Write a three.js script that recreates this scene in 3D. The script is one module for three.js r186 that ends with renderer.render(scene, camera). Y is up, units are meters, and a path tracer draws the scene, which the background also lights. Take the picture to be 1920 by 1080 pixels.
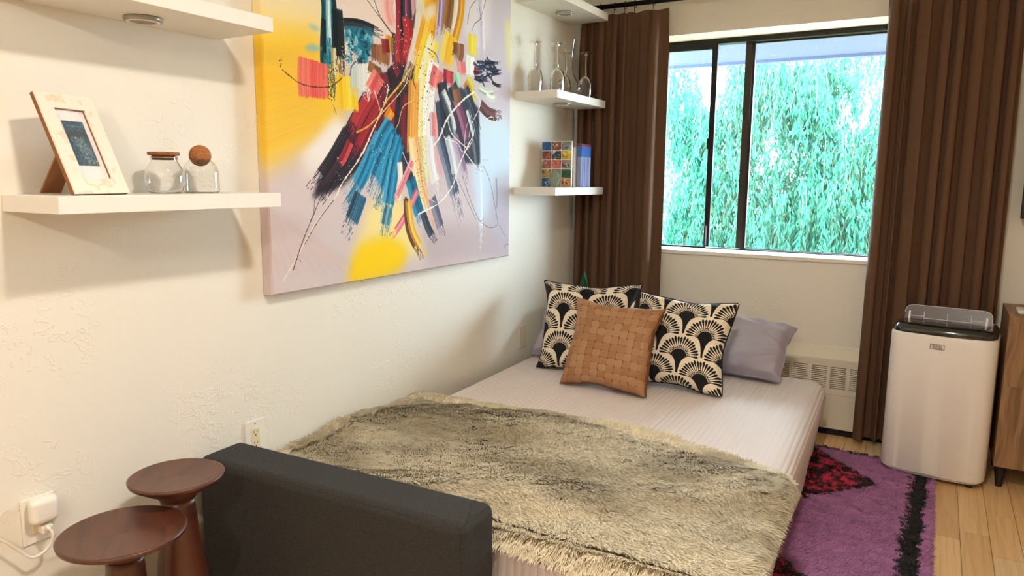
import * as THREE from 'three';
import { RoundedBoxGeometry } from 'three/addons/geometries/RoundedBoxGeometry.js';
import { mergeGeometries, toCreasedNormals } from 'three/addons/utils/BufferGeometryUtils.js';
import { RectAreaLightUniformsLib } from 'three/addons/lights/RectAreaLightUniformsLib.js';

// ---------------------------------------------------------------- camera, sky, sun, exposure
const scene = new THREE.Scene();
const EYE = new THREE.Vector3(1.847, 1.2904, 4.0084), FOCAL = 1372.3;
const camera = new THREE.PerspectiveCamera(2 * Math.atan(540 / FOCAL) * 180 / Math.PI, 16 / 9, 0.05, 100);
camera.position.copy(EYE);
camera.rotation.set(-0.14752, 0.5232, 0.009734, 'YXZ');
scene.background = new THREE.Color().setRGB(18, 23, 26);
const sun = new THREE.DirectionalLight(new THREE.Color().setRGB(1, 0.97, 0.9), 12);
sun.position.set(4, 12, 6.5); sun.target.position.set(0.5, 1.5, -4);
scene.add(sun, sun.target);
sun.castShadow = true; sun.shadow.mapSize.set(2048, 2048);
Object.assign(sun.shadow.camera, { left: -9, right: 9, top: 9, bottom: -9, near: 1, far: 40 });
const renderer = new THREE.WebGLRenderer({ antialias: true });
renderer.toneMapping = THREE.LinearToneMapping;
renderer.toneMappingExposure = 1.42;
renderer.shadowMap.enabled = true;
RectAreaLightUniformsLib.init();
const LAMP_A = { at: [1.6, 2.385, 3.05], size: 0.16, rgb: [1, 0.92, 0.8], power: 295 };
const LAMP_B = { at: [1.6, 2.03, 5.03], rgb: [1, 0.92, 0.8], cd: 3.3 };

// ---------------------------------------------------------------- helpers
let seed = 12345;
const rnd = () => { seed = (seed + 0x6d2b79f5) | 0; let t = Math.imul(seed ^ (seed >>> 15), 1 | seed); t = (t + Math.imul(t ^ (t >>> 7), 61 | t)) ^ t; return ((t ^ (t >>> 14)) >>> 0) / 4294967296; };
const rr = (a, b) => a + (b - a) * rnd();
const clamp = (x, a, b) => Math.min(b, Math.max(a, x)), mix = (a, b, t) => a + (b - a) * t, sstep = (a, b, x) => { const t = clamp((x - a) / (b - a), 0, 1); return t * t * (3 - 2 * t); };
const hash2 = (x, y, s) => { let h = Math.imul(x, 374761393) + Math.imul(y, 668265263) + Math.imul(s, 974711); h = Math.imul(h ^ (h >>> 13), 1274126177); return ((h ^ (h >>> 16)) >>> 0) / 4294967296; };
function vnoise(x, y, per = 4096, s = 0) {                       // value noise, repeats every per cells
  const ix = Math.floor(x), iy = Math.floor(y), fx = x - ix, fy = y - iy, w = (k) => ((k % per) + per) % per;
  const u = fx * fx * (3 - 2 * fx), v = fy * fy * (3 - 2 * fy);
  const a = hash2(w(ix), w(iy), s), b = hash2(w(ix + 1), w(iy), s), c = hash2(w(ix), w(iy + 1), s), d = hash2(w(ix + 1), w(iy + 1), s);
  return mix(mix(a, b, u), mix(c, d, u), v);
}
const fbm = (x, y, per = 4096, s = 0, oct = 4) => { let t = 0, a = 0.5, k = 1; for (let i = 0; i < oct; i++) { t += a * vnoise(x * k, y * k, per * k, s + i); a *= 0.5; k *= 2; } return t / (1 - a * 2 + a); };
function dataTex(w, h, fn, srgb = true) {
  const d = new Uint8Array(w * h * 4);
  for (let y = 0; y < h; y++) for (let x = 0; x < w; x++) { const c = fn(x / w, y / h), i = (y * w + x) * 4; d[i] = clamp(c[0], 0, 255); d[i + 1] = clamp(c[1], 0, 255); d[i + 2] = clamp(c[2], 0, 255); d[i + 3] = 255; }
  const t = new THREE.DataTexture(d, w, h);
  t.wrapS = t.wrapT = THREE.RepeatWrapping; t.magFilter = THREE.LinearFilter; t.minFilter = THREE.LinearMipmapLinearFilter; t.generateMipmaps = true;
  if (srgb) t.colorSpace = THREE.SRGBColorSpace;
  t.needsUpdate = true; return t;
}
const grey = (v) => [v * 255, v * 255, v * 255];
function canvasTex(w, h, draw) {
  const c = document.createElement('canvas'); c.width = w; c.height = h; draw(c.getContext('2d'), w, h);
  const t = new THREE.CanvasTexture(c); t.colorSpace = THREE.SRGBColorSpace; return t;
}
const std = (color, o = {}) => new THREE.MeshStandardMaterial({ color, roughness: 0.8, ...o });
const phy = (color, o = {}) => new THREE.MeshPhysicalMaterial({ color, roughness: 0.5, ...o });
const taken = {};
const numbered = (n) => { const k = taken[n] = (taken[n] ?? -1) + 1; return k ? n + '_' + String(k).padStart(3, '0') : n; };
function tag(o, label, category, group, kind) {
  if (label) o.userData.label = label; if (category) o.userData.category = category; if (group) o.userData.group = group; if (kind) o.userData.kind = kind; return o;
}
function thing(name, label, category, [x, y, z] = [0, 0, 0], turn = 0, group) {
  const g = new THREE.Group(); g.name = numbered(name); g.position.set(x, y, z); g.rotation.y = turn; scene.add(g); return tag(g, label, category, group);
}
function part(name, geo, mat, parent, label) {
  const m = new THREE.Mesh(Array.isArray(geo) ? mergeGeometries(geo.map((g) => { const k = g.index ? g.toNonIndexed() : g; for (const a of Object.keys(k.attributes)) if (!['position', 'normal', 'uv'].includes(a)) k.deleteAttribute(a); return k; })) : geo, mat);
  m.name = parent === scene ? numbered(name) : name; m.castShadow = m.receiveShadow = true; parent.add(m); if (label) m.userData.label = label; return m;
}
const struct = (name, geo, mat, label) => tag(part(name, geo, mat, scene), label, name.replace(/_.*/, ''), null, 'structure');
const box = (w, h, d, x = 0, y = 0, z = 0) => new THREE.BoxGeometry(w, h, d).translate(x, y, z);
const span = (x0, x1, y0, y1, z0, z1) => box(x1 - x0, y1 - y0, z1 - z0, (x0 + x1) / 2, (y0 + y1) / 2, (z0 + z1) / 2);
const rbox = (w, h, d, r, x = 0, y = 0, z = 0, s = 3) => new RoundedBoxGeometry(w, h, d, s, r).translate(x, y, z);
const rspan = (x0, x1, y0, y1, z0, z1, r = 0.003, s = 2) => rbox(x1 - x0, y1 - y0, z1 - z0, r, (x0 + x1) / 2, (y0 + y1) / 2, (z0 + z1) / 2, s);
const cyl = (r0, r1, h, x = 0, y = 0, z = 0, n = 24) => new THREE.CylinderGeometry(r0, r1, h, n).translate(x, y, z);
const lathe = (pts, n = 40) => new THREE.LatheGeometry(pts.map((p) => new THREE.Vector2(p[0], p[1])), n);
const tube = (pts, r, n = 40, k = 8) => new THREE.TubeGeometry(new THREE.CatmullRomCurve3(pts.map((p) => new THREE.Vector3(...p))), n, r, k);
function uvMetres(geo, sx = 1, sy = sx) {                       // box projection, uv in metres times the scale
  const p = geo.attributes.position, n = geo.attributes.normal, uv = new Float32Array(p.count * 2);
  for (let i = 0; i < p.count; i++) {
    const ax = Math.abs(n.getX(i)), ay = Math.abs(n.getY(i)), az = Math.abs(n.getZ(i));
    const [a, b] = ax >= ay && ax >= az ? [p.getZ(i), p.getY(i)] : ay >= az ? [p.getX(i), p.getZ(i)] : [p.getX(i), p.getY(i)];
    uv[i * 2] = a * sx; uv[i * 2 + 1] = b * sy;
  }
  geo.setAttribute('uv', new THREE.BufferAttribute(uv, 2)); return geo;
}
function gridGeo(nu, nv, fn) {                                   // fn(u, v) -> [x, y, z], u and v from 0 to 1
  const pos = new Float32Array((nu + 1) * (nv + 1) * 3), uv = new Float32Array((nu + 1) * (nv + 1) * 2), idx = [];
  for (let j = 0, k = 0; j <= nv; j++) for (let i = 0; i <= nu; i++, k++) { pos.set(fn(i / nu, j / nv), k * 3); uv[k * 2] = i / nu; uv[k * 2 + 1] = j / nv; }
  for (let j = 0; j < nv; j++) for (let i = 0; i < nu; i++) { const a = j * (nu + 1) + i, b = a + 1, c = a + nu + 1, d = c + 1; idx.push(a, b, d, a, d, c); }
  const g = new THREE.BufferGeometry(); g.setAttribute('position', new THREE.BufferAttribute(pos, 3)); g.setAttribute('uv', new THREE.BufferAttribute(uv, 2)); g.setIndex(idx); g.computeVertexNormals(); return g;
}
// a pixel of the photograph as a direction, met with the plane axis = value
const camInv = (() => { camera.updateMatrixWorld(); return camera.matrixWorld; })();
function hit(px, py, axis, value) {
  const d = new THREE.Vector3((px - 960) / FOCAL, -(py - 540) / FOCAL, -1).transformDirection(camInv);
  return EYE.clone().addScaledVector(d, (value - EYE[axis]) / d[axis]);
}

// ---------------------------------------------------------------- shared materials
const plasterBump = dataTex(1536, 1536, (u, v) => {             // hand-trowelled plaster: smooth skin with small torn edges and nicks
  const X = u * 12, Y = v * 12;
  const mask = sstep(0.5, 0.66, fbm(u * 5, v * 5, 5, 21, 3));
  const wx = u * 40 + 1.3 * (vnoise(u * 80, v * 80, 80, 5) - 0.5), wy = v * 64 + 1.3 * (vnoise(u * 80, v * 80, 80, 6) - 0.5);
  const f = fbm(wx, wy, 40, 11, 3), torn = sstep(0.56, 0.585, f) * (1 - 0.75 * sstep(0.585, 0.7, f));
  return grey(clamp(0.4 + 0.25 * (fbm(X, Y, 12, 3) - 0.5) + 0.05 * (vnoise(u * 190, v * 190, 190, 8) - 0.5) + mask * 0.42 * torn + 0.04 * torn, 0, 1));
}, false);
plasterBump.repeat.set(0.7, 0.7);
const wallMat = std('#efe9dd', { roughness: 0.75, bumpMap: plasterBump, bumpScale: 0.0021 });
const ceilMat = std('#f0ece4', { roughness: 0.9 });
const woodTex = (base, dark, sx, sy, s) => dataTex(512, 512, (u, v) => {
  const w = fbm(u * 4, v * 2, 4, s, 3), g = fbm(u * sx + w * 2.0, v * sy, 64, s + 7, 4), f = vnoise(u * sx * 8, v * sy * 3, 512, s + 17);
  const t = clamp(0.75 * sstep(0.3, 0.75, g) + 0.35 * f - 0.15, 0, 1); return [0, 1, 2].map((k) => mix(base[k], dark[k], t));
});
const whiteShelf = phy('#efece6', { roughness: 0.35 });
const blackMetal = std('#0d0c0c', { roughness: 0.35, metalness: 0.6 });
const glassMat = phy('#ffffff', { roughness: 0.02, transmission: 1, thickness: 0, ior: 1.5 });
const solidGlass = phy('#ffffff', { roughness: 0.0, transmission: 1, thickness: 0.002, ior: 1.45 });

// ---------------------------------------------------------------- the room
const RX = 4.7, RZ = 8.2, CY = 2.44, WX0 = 0.4, WX1 = 1.61, WY0 = 0.905, WY1 = 2.07, DEPTH = 0.26;
struct('wall_left', uvMetres(span(-0.15, 0, -0.1, CY + 0.1, -DEPTH, RZ)), wallMat, 'white hand-trowelled plaster wall behind the painting and bed');
struct('wall_back', [span(0, WX0, -0.1, CY + 0.1, -DEPTH, 0), span(WX1, RX, -0.1, CY + 0.1, -DEPTH, 0), span(WX0, WX1, -0.1, 0.212, -DEPTH, 0), span(WX0, WX1, 0.386, WY0, -DEPTH, 0), span(WX0, WX0 + 0.05, 0.212, 0.386, -DEPTH, 0), span(WX0 + 0.05, WX1, 0.212, 0.386, -DEPTH, -DEPTH + 0.02), span(WX0, WX1, WY1, CY + 0.1, -DEPTH, 0)].map((g) => uvMetres(g)), wallMat, 'white plaster wall around the window');
struct('wall_right', uvMetres(span(RX, RX + 0.15, -0.1, CY + 0.1, -DEPTH, RZ)), wallMat, 'white plaster wall at the right of the room');
struct('wall_front', uvMetres(span(-0.15, RX + 0.15, -0.1, CY + 0.1, RZ, RZ + 0.15)), wallMat, 'white plaster wall facing the window');
struct('ceiling', span(-0.15, RX + 0.15, CY, CY + 0.15, -DEPTH, RZ + 0.15), ceilMat, 'white ceiling');

// floor of bamboo planks
const plankTex = woodTex([232, 203, 160], [212, 176, 128], 26, 3, 40);
{
  const floor = struct('floor', span(-0.15, RX + 0.15, -0.12, -0.012, -DEPTH, RZ + 0.15), std('#3a2a1b'), 'light bamboo plank floor');
  const tones = ['#ffffff', '#f4e8d8', '#fff4e4', '#ecdcc8', '#fbeedd'].map((c) => std(c, { map: plankTex, roughness: 0.38 }));
  const geos = {};
  const W = 0.0948, x0 = 2.018 - 21 * W;
  const plankGeo = (L, v) => geos[L.toFixed(2) + v] ??= (() => { const g = uvMetres(box(W - 0.0016, 0.012, L - 0.0016), 4, 1.1); const uv = g.attributes.uv; for (let i = 0; i < uv.count; i++) uv.setXY(i, uv.getX(i) + v * 0.37, uv.getY(i) + v * 0.21); return g; })();
  for (let r = 0; x0 + r * W < RX; r++) {
    const x = x0 + (r + 0.5) * W; if (x - W / 2 < -0.05) continue;
    let z = r === 21 ? -0.88 : r === 22 ? -0.72 : -0.1 - Math.floor(rnd() * 16) * 0.1;
    for (let k = 0; z < RZ; k++) {
      const L = (r === 21 || r === 22) && k === 0 ? 1.8 : 1.8;
      if (z + L > 0) { const m = part('plank', plankGeo(L, Math.floor(rnd() * 3)), tones[Math.floor(rnd() * 5)], floor); m.position.set(x, -0.006, z + L / 2); }
      z += L;
    }
  }
}
// ---------------------------------------------------------------- window
const alu = std('#17130f', { roughness: 0.4, metalness: 0.5 }), aluDark = std('#0a0a0b', { roughness: 0.45, metalness: 0.4 }), aluGrey = std('#3a332c', { roughness: 0.4, metalness: 0.6 });
{
  const w = new THREE.Group(); w.name = 'window_1'; scene.add(w); tag(w, 'black framed sliding window between the brown curtains', 'window', null, 'structure');
  const zf = -0.215;
  part('frame', [span(WX0, WX1, WY1 - 0.028, WY1, zf - 0.04, zf + 0.02), span(WX0, WX1, WY0, WY0 + 0.007, zf - 0.04, zf + 0.005), span(WX0, WX0 + 0.025, WY0, WY1, zf - 0.04, zf + 0.02), span(WX1 - 0.022, WX1, WY0, WY1, zf - 0.04, zf + 0.02)], alu, w);
  const s1 = part('sash', [rspan(0.69, 0.722, WY0 + 0.012, WY1 - 0.026, zf - 0.012, zf + 0.012), span(WX0 + 0.02, 0.7, WY1 - 0.052, WY1 - 0.026, zf - 0.01, zf + 0.01), span(WX0 + 0.02, 0.7, WY0 + 0.005, WY0 + 0.011, zf - 0.01, zf + 0.004), span(WX0 + 0.02, WX0 + 0.04, WY0 + 0.012, WY1 - 0.03, zf - 0.01, zf + 0.01)], aluDark, w);
  part('pane', span(WX0 + 0.03, 0.7, WY0 + 0.02, WY1 - 0.04, zf - 0.002, zf + 0.001), glassMat, s1);
  part('latch', rspan(0.683, 0.692, 1.47, 1.53, zf, zf + 0.016, 0.002), aluDark, s1);
  part('label_strip', span(0.7, 0.708, WY0 + 0.02, WY0 + 0.13, zf + 0.011, zf + 0.0135), std('#8f8fa6'), s1, 'small grey strip at the foot of the sash');
  const s2 = part('sash', [rspan(0.868, 0.905, WY0 + 0.012, WY1 - 0.026, zf - 0.036, zf - 0.01), span(0.89, WX1 - 0.02, WY1 - 0.036, WY1 - 0.026, zf - 0.036, zf - 0.02), span(0.89, WX1 - 0.02, WY0 + 0.006, WY0 + 0.011, zf - 0.036, zf - 0.022), span(WX1 - 0.034, WX1 - 0.02, WY0 + 0.012, WY1 - 0.026, zf - 0.036, zf - 0.02)], aluGrey, w);
  part('track_rib', [rspan(0.907, 0.921, WY0 + 0.012, WY1 - 0.026, zf - 0.034, zf - 0.006)], alu, s2);
  part('pane', span(0.7, WX1 - 0.03, WY0 + 0.018, WY1 - 0.03, zf - 0.03, zf - 0.027), glassMat, s2);
  const sill = struct('trim_1', rspan(WX0 - 0.004, WX1 + 0.03, WY0 - 0.018, WY0 + 0.003, -0.19, 0.014, 0.004), std('#efeae0', { roughness: 0.5 }), 'white window sill board');
  sill.userData.category = 'sill';
}
// ---------------------------------------------------------------- outdoors: eave, ground, trees
tag(struct('eave', [span(-4, 6, 2.16, 2.4, -1.62, -DEPTH), span(-4, 6, 2.14, 2.46, -1.68, -1.62)], std('#3a4763', { roughness: 0.9 }), 'grey painted underside of the roof eave outside the window'), null, 'eave');
tag(struct('garden_ground', span(-12, 14, -1.2, -1.0, -18, -DEPTH), std('#8d8466'), 'sunlit garden ground outside'), null, 'ground');
{
  const leafGeo = (() => { const g = new THREE.BufferGeometry(), L = 0.075, w = 0.0085; g.setAttribute('position', new THREE.BufferAttribute(new Float32Array([0, 0, 0, w, -L * 0.45, 0.006, -w, -L * 0.45, 0.006, 0, -L, -0.006]), 3)); g.setIndex([0, 2, 1, 1, 2, 3]); g.computeVertexNormals(); return g; })();
  const leafMat = (hex) => phy(hex, { roughness: 0.9, specularIntensity: 0, transmission: 0.3, thickness: 0, side: THREE.DoubleSide });
  const bark = std('#d9d2c4', { roughness: 0.9 }), twigMat = std('#6e5d4c', { roughness: 0.9 });
  const M4 = new THREE.Matrix4(), Q = new THREE.Quaternion(), E3 = new THREE.Euler(), V = new THREE.Vector3(), S = new THREE.Vector3(), col = new THREE.Color();
  function tree(label, [x, z], blobs, count, trunk, tint) {
    const t = thing('weeping_tree', label, 'tree', [x, -1, z]);
    part('trunk', tube(trunk.map((p) => [p[0] - x, p[1] + 1, p[2] - z]), 0.07, 20, 8), bark, t);
    const twigs = []; const im = new THREE.InstancedMesh(leafGeo, leafMat('#ffffff'), count);
    const tot = blobs.reduce((s, b) => s + b[3] * b[4], 0);
    let n = 0;
    for (const [bx, by, bz, rx, ry] of blobs) {
      const k = Math.round(count * rx * ry / tot), strands = Math.max(6, Math.round(k / 26));
      for (let s = 0; s < strands; s++) {
        const a = rr(0, 6.283), q = Math.sqrt(rnd()), sx = bx + rx * q * Math.cos(a), sz = bz + 0.55 * rr(-1, 1) * rx, y0 = by + ry * rr(-0.75, 1) * Math.sqrt(Math.max(0.1, 1 - q * q)), len = rr(0.25, 0.6), dx = rr(-0.12, 0.12), dz = rr(-0.1, 0.1);
        if (s % 3 === 0) twigs.push(tube([[sx - x, y0 + 1, sz - z], [sx - x + dx * 0.5, y0 + 1 - len * 0.5, sz - z + dz * 0.5], [sx - x + dx, y0 + 1 - len, sz - z + dz]], 0.0025, 4, 3));
        for (let i = 0; i < 26 && n < count; i++, n++) {
          const f = rnd(); E3.set(rr(-0.5, 0.5), rr(0, 6.283), rr(-0.55, 0.55)); Q.setFromEuler(E3); const sc = rr(0.75, 1.35);
          M4.compose(V.set(sx - x + dx * f + rr(-0.02, 0.02), y0 + 1 - len * f, sz - z + dz * f + rr(-0.02, 0.02)), Q, S.set(sc, sc, sc)); im.setMatrixAt(n, M4);
          const g = rr(0.75, 1.2); im.setColorAt(n, col.setRGB(tint[0] * g * rr(0.8, 1.25), tint[1] * g, tint[2] * g * rr(0.8, 1.2)));
        }
      }
    }
    im.count = n; im.name = 'foliage'; im.userData.kind = 'stuff'; im.castShadow = im.receiveShadow = true; t.add(im);
    part('twigs', twigs, twigMat, t).userData.kind = 'stuff';
  }
  // crowns as clusters; the gaps between them show the sky
  const near = [[0.3, 1.2, -3.6, 0.4, 0.5], [0.05, 0.75, -3.5, 0.4, 0.4], [0.9, 1.35, -3.75, 0.4, 0.3], [-0.5, 1.9, -3.6, 0.3, 0.5], [-0.45, 0.9, -3.6, 0.3, 0.5], [1.9, 1.1, -3.4, 0.4, 0.6], [0.55, 2.3, -3.3, 0.35, 0.45], [0.1, 1.9, -3.4, 0.28, 0.5], [-0.15, 1.3, -3.5, 0.3, 0.5], [0.75, 1.9, -3.5, 0.3, 0.35], [1.2, 1.35, -3.4, 0.45, 0.55], [0.85, 0.95, -3.3, 0.5, 0.45], [1.45, 0.75, -3.3, 0.5, 0.5], [0.35, 0.7, -3.5, 0.35, 0.4], [1.6, 1.9, -3.5, 0.35, 0.45], [1.05, 1.75, -3.7, 0.28, 0.25], [0.95, 2.35, -3.7, 0.25, 0.3], [0.25, 2.45, -3.6, 0.3, 0.3]];
  tree('pale green weeping tree with narrow leaves close outside the window', [0.9, -3.9], near, 66000, [[0.9, -1, -3.9], [0.95, 0.3, -3.9], [0.8, 1.4, -3.85], [0.55, 2.6, -3.8]], [0.04, 0.185, 0.125]);
  const far = [[-1.4, 2.6, -5.6, 0.5, 0.8], [-0.95, 1.4, -5.5, 0.5, 0.8], [-0.2, 2.4, -5.8, 0.5, 0.6], [0.35, 0.2, -5.6, 0.7, 0.5], [-0.6, 0.2, -5.6, 0.6, 0.5], [1.0, 0.3, -5.8, 0.8, 0.6], [0.1, 1.2, -6.2, 0.4, 0.5], [0.9, 2.9, -6, 0.5, 0.4]];
  tree('weeping tree with upright pale trunk standing behind the nearest tree', [-0.9, -5.9], far, 30000, [[-0.9, -1, -5.9], [-0.95, 1, -5.9], [-0.85, 2, -5.9], [-0.9, 3.4, -5.9]], [0.04, 0.185, 0.125]);
}

// ---------------------------------------------------------------- lamps (just outside the frame)
{
  const a = thing('ceiling_lamp', 'round flush ceiling lamp above the foot of the bed', 'lamp', [LAMP_A.at[0], CY, LAMP_A.at[2]]);
  part('base', cyl(0.1, 0.11, 0.03, 0, -0.015, 0, 40), std('#e8e4dc'), a);
  part('lamp_diffuser', lathe([[0, -0.05], [0.06, -0.048], [0.088, -0.04], [0.09, -0.03]], 40), new THREE.MeshStandardMaterial({ color: '#fff4e0', emissive: new THREE.Color().setRGB(...LAMP_A.rgb), emissiveIntensity: 3, side: THREE.DoubleSide }), a);
  const l = new THREE.RectAreaLight(new THREE.Color().setRGB(...LAMP_A.rgb), LAMP_A.power, LAMP_A.size, LAMP_A.size);
  l.position.set(...LAMP_A.at); l.lookAt(LAMP_A.at[0], 0, LAMP_A.at[2]); scene.add(l);
  const b = thing('pendant_lamp', 'small globe pendant lamp hanging behind the viewer', 'lamp', [LAMP_B.at[0], CY, LAMP_B.at[2]]);
  part('cord', cyl(0.004, 0.004, CY - LAMP_B.at[1] - 0.08, 0, -(CY - LAMP_B.at[1] - 0.08) / 2, 0, 8), blackMetal, b);
  part('socket', cyl(0.02, 0.024, 0.06, 0, LAMP_B.at[1] - CY + 0.075, 0), blackMetal, b);
  part('bulb', new THREE.SphereGeometry(0.05, 24, 16).translate(0, LAMP_B.at[1] - CY, 0), new THREE.MeshStandardMaterial({ color: '#fff2dc', emissive: new THREE.Color().setRGB(...LAMP_B.rgb), emissiveIntensity: 3 }), b);
  const p = new THREE.PointLight(new THREE.Color().setRGB(...LAMP_B.rgb), LAMP_B.cd); p.position.set(...LAMP_B.at); p.castShadow = true; p.shadow.radius = 2.2; scene.add(p);
}

// ---------------------------------------------------------------- painting on the left wall
{
  const Z0 = 2.4, Z1 = 0.912, Y0 = 0.918, Y1 = 2.405, TH = 0.04, CW = 1400, CH = 1400;
  const tex = canvasTex(CW, CH, (g) => {
    const at = (px, py) => { const p = hit(px, py, 'x', TH); return [(Z0 - p.z) / (Z0 - Z1) * CW, (Y1 - p.y) / (Y1 - Y0) * CH]; };
    const A = (x, y) => at(470 + x / 3.7235, y / 3.724), B = (x, y) => at(470 + x / 3.484, 260 + y / 3.484);   // two detail views of the photograph
    const rgb = (h) => [1, 3, 5].map((i) => parseInt(h.slice(i, i + 2), 16));
    const css = (c, a = 1) => `rgba(${c.map((v) => Math.round(clamp(v, 0, 255))).join(',')},${a})`;
    g.fillStyle = '#d6c7c9'; g.fillRect(0, 0, CW, CH);
    const soft = (pts, color, blur, alpha = 1) => { g.save(); g.filter = `blur(${blur}px)`; g.globalAlpha = alpha; g.fillStyle = color; g.beginPath(); pts.forEach((p, i) => (i ? g.lineTo(...p) : g.moveTo(...p))); g.closePath(); g.fill(); g.restore(); };
    const M = (f, list) => list.map((p) => f(...p));
    const along = (pts, n = 40) => { const c = new THREE.CatmullRomCurve3(pts.map((p) => new THREE.Vector3(p[0], p[1], 0))); return Array.from({ length: n + 1 }, (_, i) => { const v = c.getPoint(i / n), t = c.getTangent(i / n); return [v.x, v.y, -t.y, t.x]; }); };
    // a stroke made of bristle lines; dry > 0 leaves gaps towards the end
    const brush = (pts, width, colors, dry = 0.25, taper = 0.15, alpha = 0.9) => {
      const c = along(pts), cols = colors.map(rgb), n = Math.max(6, Math.round(width / 1.5));
      const end = Math.max(8, Math.round(40 * (1 - 0.5 * dry))), av = [0, 1, 2].map((k) => cols.reduce((t, q) => t + q[k], 0) / cols.length), strips = cols.length;
      for (let k = 0; k < strips; k++) { const o = ((k + 0.5) / strips - 0.5) * width; g.strokeStyle = css(cols[k].map((q, i) => mix(q, av[i], 0.25)), 0.85 * alpha); g.lineWidth = width / strips * 1.25; g.lineCap = 'butt'; g.beginPath(); for (let i = 1; i <= end; i++) { const [x, y, nx, ny] = c[i]; i > 1 ? g.lineTo(x + nx * o, y + ny * o) : g.moveTo(x + nx * o, y + ny * o); } g.stroke(); }
      for (let b = 0; b < n; b++) {
        const o = (b / (n - 1) - 0.5) * width * rr(0.93, 1.07), k = cols[Math.min(cols.length - 1, Math.floor((b / n + rr(-0.12, 0.12)) * cols.length) < 0 ? 0 : Math.floor(clamp(b / n + rr(-0.1, 0.1), 0, 0.999) * cols.length))], j = rr(-16, 16);
        const from = Math.floor(rr(0, taper) * 40 * rnd()), to = 40 - Math.floor(rnd() * rnd() * 40 * (dry + taper));
        g.strokeStyle = css(k.map((v) => v + j), alpha * rr(0.75, 1)); g.lineWidth = rr(1.4, 3.2);
        g.beginPath(); let pen = false;
        for (let i = from; i <= to; i++) { const [x, y, nx, ny] = c[i], gap = i > end && rnd() < dry * 0.5; if (gap) { pen = false; continue; } const w = o + rr(-0.5, 0.5); if (pen) g.lineTo(x + nx * w, y + ny * w); else g.moveTo(x + nx * w, y + ny * w); pen = true; }
        g.stroke();
      }
    };
    const line = (pts, w, color, a = 1) => { const c = along(pts, 60); g.strokeStyle = color; g.globalAlpha = a; for (let i = 0; i < 60; i++) { g.lineWidth = w * rr(0.55, 1.4); g.beginPath(); g.moveTo(c[i][0], c[i][1]); g.lineTo(c[i + 1][0] + rr(-0.6, 0.6), c[i + 1][1] + rr(-0.6, 0.6)); g.stroke(); } g.globalAlpha = 1; };
    const dots = (f, [x, y], [sx, sy], n, color, r0 = 0.8, r1 = 3) => { g.fillStyle = color; for (let i = 0; i < n; i++) { const p = f(x + sx * (rnd() + rnd() - 1), y + sy * (rnd() + rnd() - 1)); g.beginPath(); g.arc(p[0], p[1], rr(r0, r1) * rnd() + 0.5, 0, 7); g.fill(); } };
    const haze = (f, from, to, w, cols, n = 3, blur = 10, a = 0.35) => { g.save(); g.filter = `blur(${blur}px)`; for (let i = 0; i < n; i++) brush([f(from[0] + rr(-20, 20), from[1]), f((from[0] + to[0]) / 2, (from[1] + to[1]) / 2), f(...to)], w, cols, 0.1, 0.1, a); g.restore(); };
    // grounds
    soft(M(A, [[-100, -400], [700, -400], [700, 300], [-100, 420]]), '#f5e2b4', 40);
    soft(M(A, [[500, -400], [1100, -400], [1000, 330], [560, 200]]), '#f1ddd2', 24);
    soft(M(A, [[-80, 130], [480, 200], [640, 560], [640, 820], [420, 1010], [-80, 1260]]), '#f9cb3a', 36);
    soft(M(A, [[-80, 480], [300, 520], [560, 600], [480, 700], [-80, 740]]), '#fdc408', 26);
    soft(M(A, [[30, 520], [560, 560], [600, 800], [200, 1000], [30, 1100]]), '#f4c63c', 30, 0.6);
    soft(M(A, [[1350, -400], [2000, -400], [2000, 1400], [1480, 1400], [1560, 400]]), '#cfc4cf', 40);
    soft(M(A, [[1500, -400], [1700, -400], [1660, 300], [1480, 250]]), '#e6dde0', 24, 0.9);
    soft(M(A, [[1770, 150], [1850, 120], [1850, 480], [1790, 500]]), '#e6df9a', 16, 0.8);
    soft(M(A, [[1560, 780], [1800, 820], [1840, 1300], [1560, 1300]]), '#d3e4f0', 30);
    soft(M(B, [[1460, -40], [1700, -40], [1690, 380], [1600, 560], [1470, 520]]), '#cfe2f1', 24);
    soft(M(B, [[1580, 260], [1720, 200], [1720, 760], [1500, 760]]), '#b7adb9', 34, 0.8);
    soft(M(B, [[1100, 560], [1500, 540], [1690, 740], [1150, 830]]), '#c0aeb0', 30, 0.9);
    soft(M(A, [[590, 815], [680, 890], [640, 1120], [330, 1120]]), '#f7f0e8', 16);
    soft(M(B, [[520, -20], [640, -20], [480, 200], [330, 260], [360, 150]]), '#f3ebe6', 22);
    soft(M(B, [[760, 420], [960, 330], [1130, 760], [660, 800]]), '#f5df97', 26);
    soft(M(B, [[720, 690], [900, 640], [1020, 720], [990, 840], [880, 900], [640, 960], [640, 830]]), '#fdd20a', 20);
    for (let i = 0; i < 9; i++) haze(B, [60 + i * 40, 420 + i * 30], [180 + i * 60, 900 - i * 6], 26, ['#d9c6c4', '#c2adaa', '#e2cfca'], 1, 8, 0.3);
    for (let i = 0; i < 8; i++) haze(A, [60, 420 + i * 90], [480, 330 + i * 80], 30, ['#f9d86a', '#f2bd3a', '#fbe08c'], 1, 14, 0.16);
    // the grey-blue verticals on the right
    brush(M(A, [[1600, -20], [1605, 250], [1610, 420]]), 60, ['#e9e1e8', '#c9bcd0', '#e3d9e4'], 0.5);
    brush(M(B, [[1490, 150], [1500, 450], [1500, 740]]), 26, ['#e4eaf2', '#cfdceb'], 0.6);
    brush(M(B, [[1600, 250], [1605, 400], [1590, 560]]), 14, ['#8f96ad', '#b3b7c9'], 0.7);
    // dark central mass and its tail
    soft(M(A, [[820, 700], [1000, 470], [1180, 440], [1110, 760], [1090, 1140], [600, 1140], [700, 850]]), '#33232b', 10);
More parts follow.
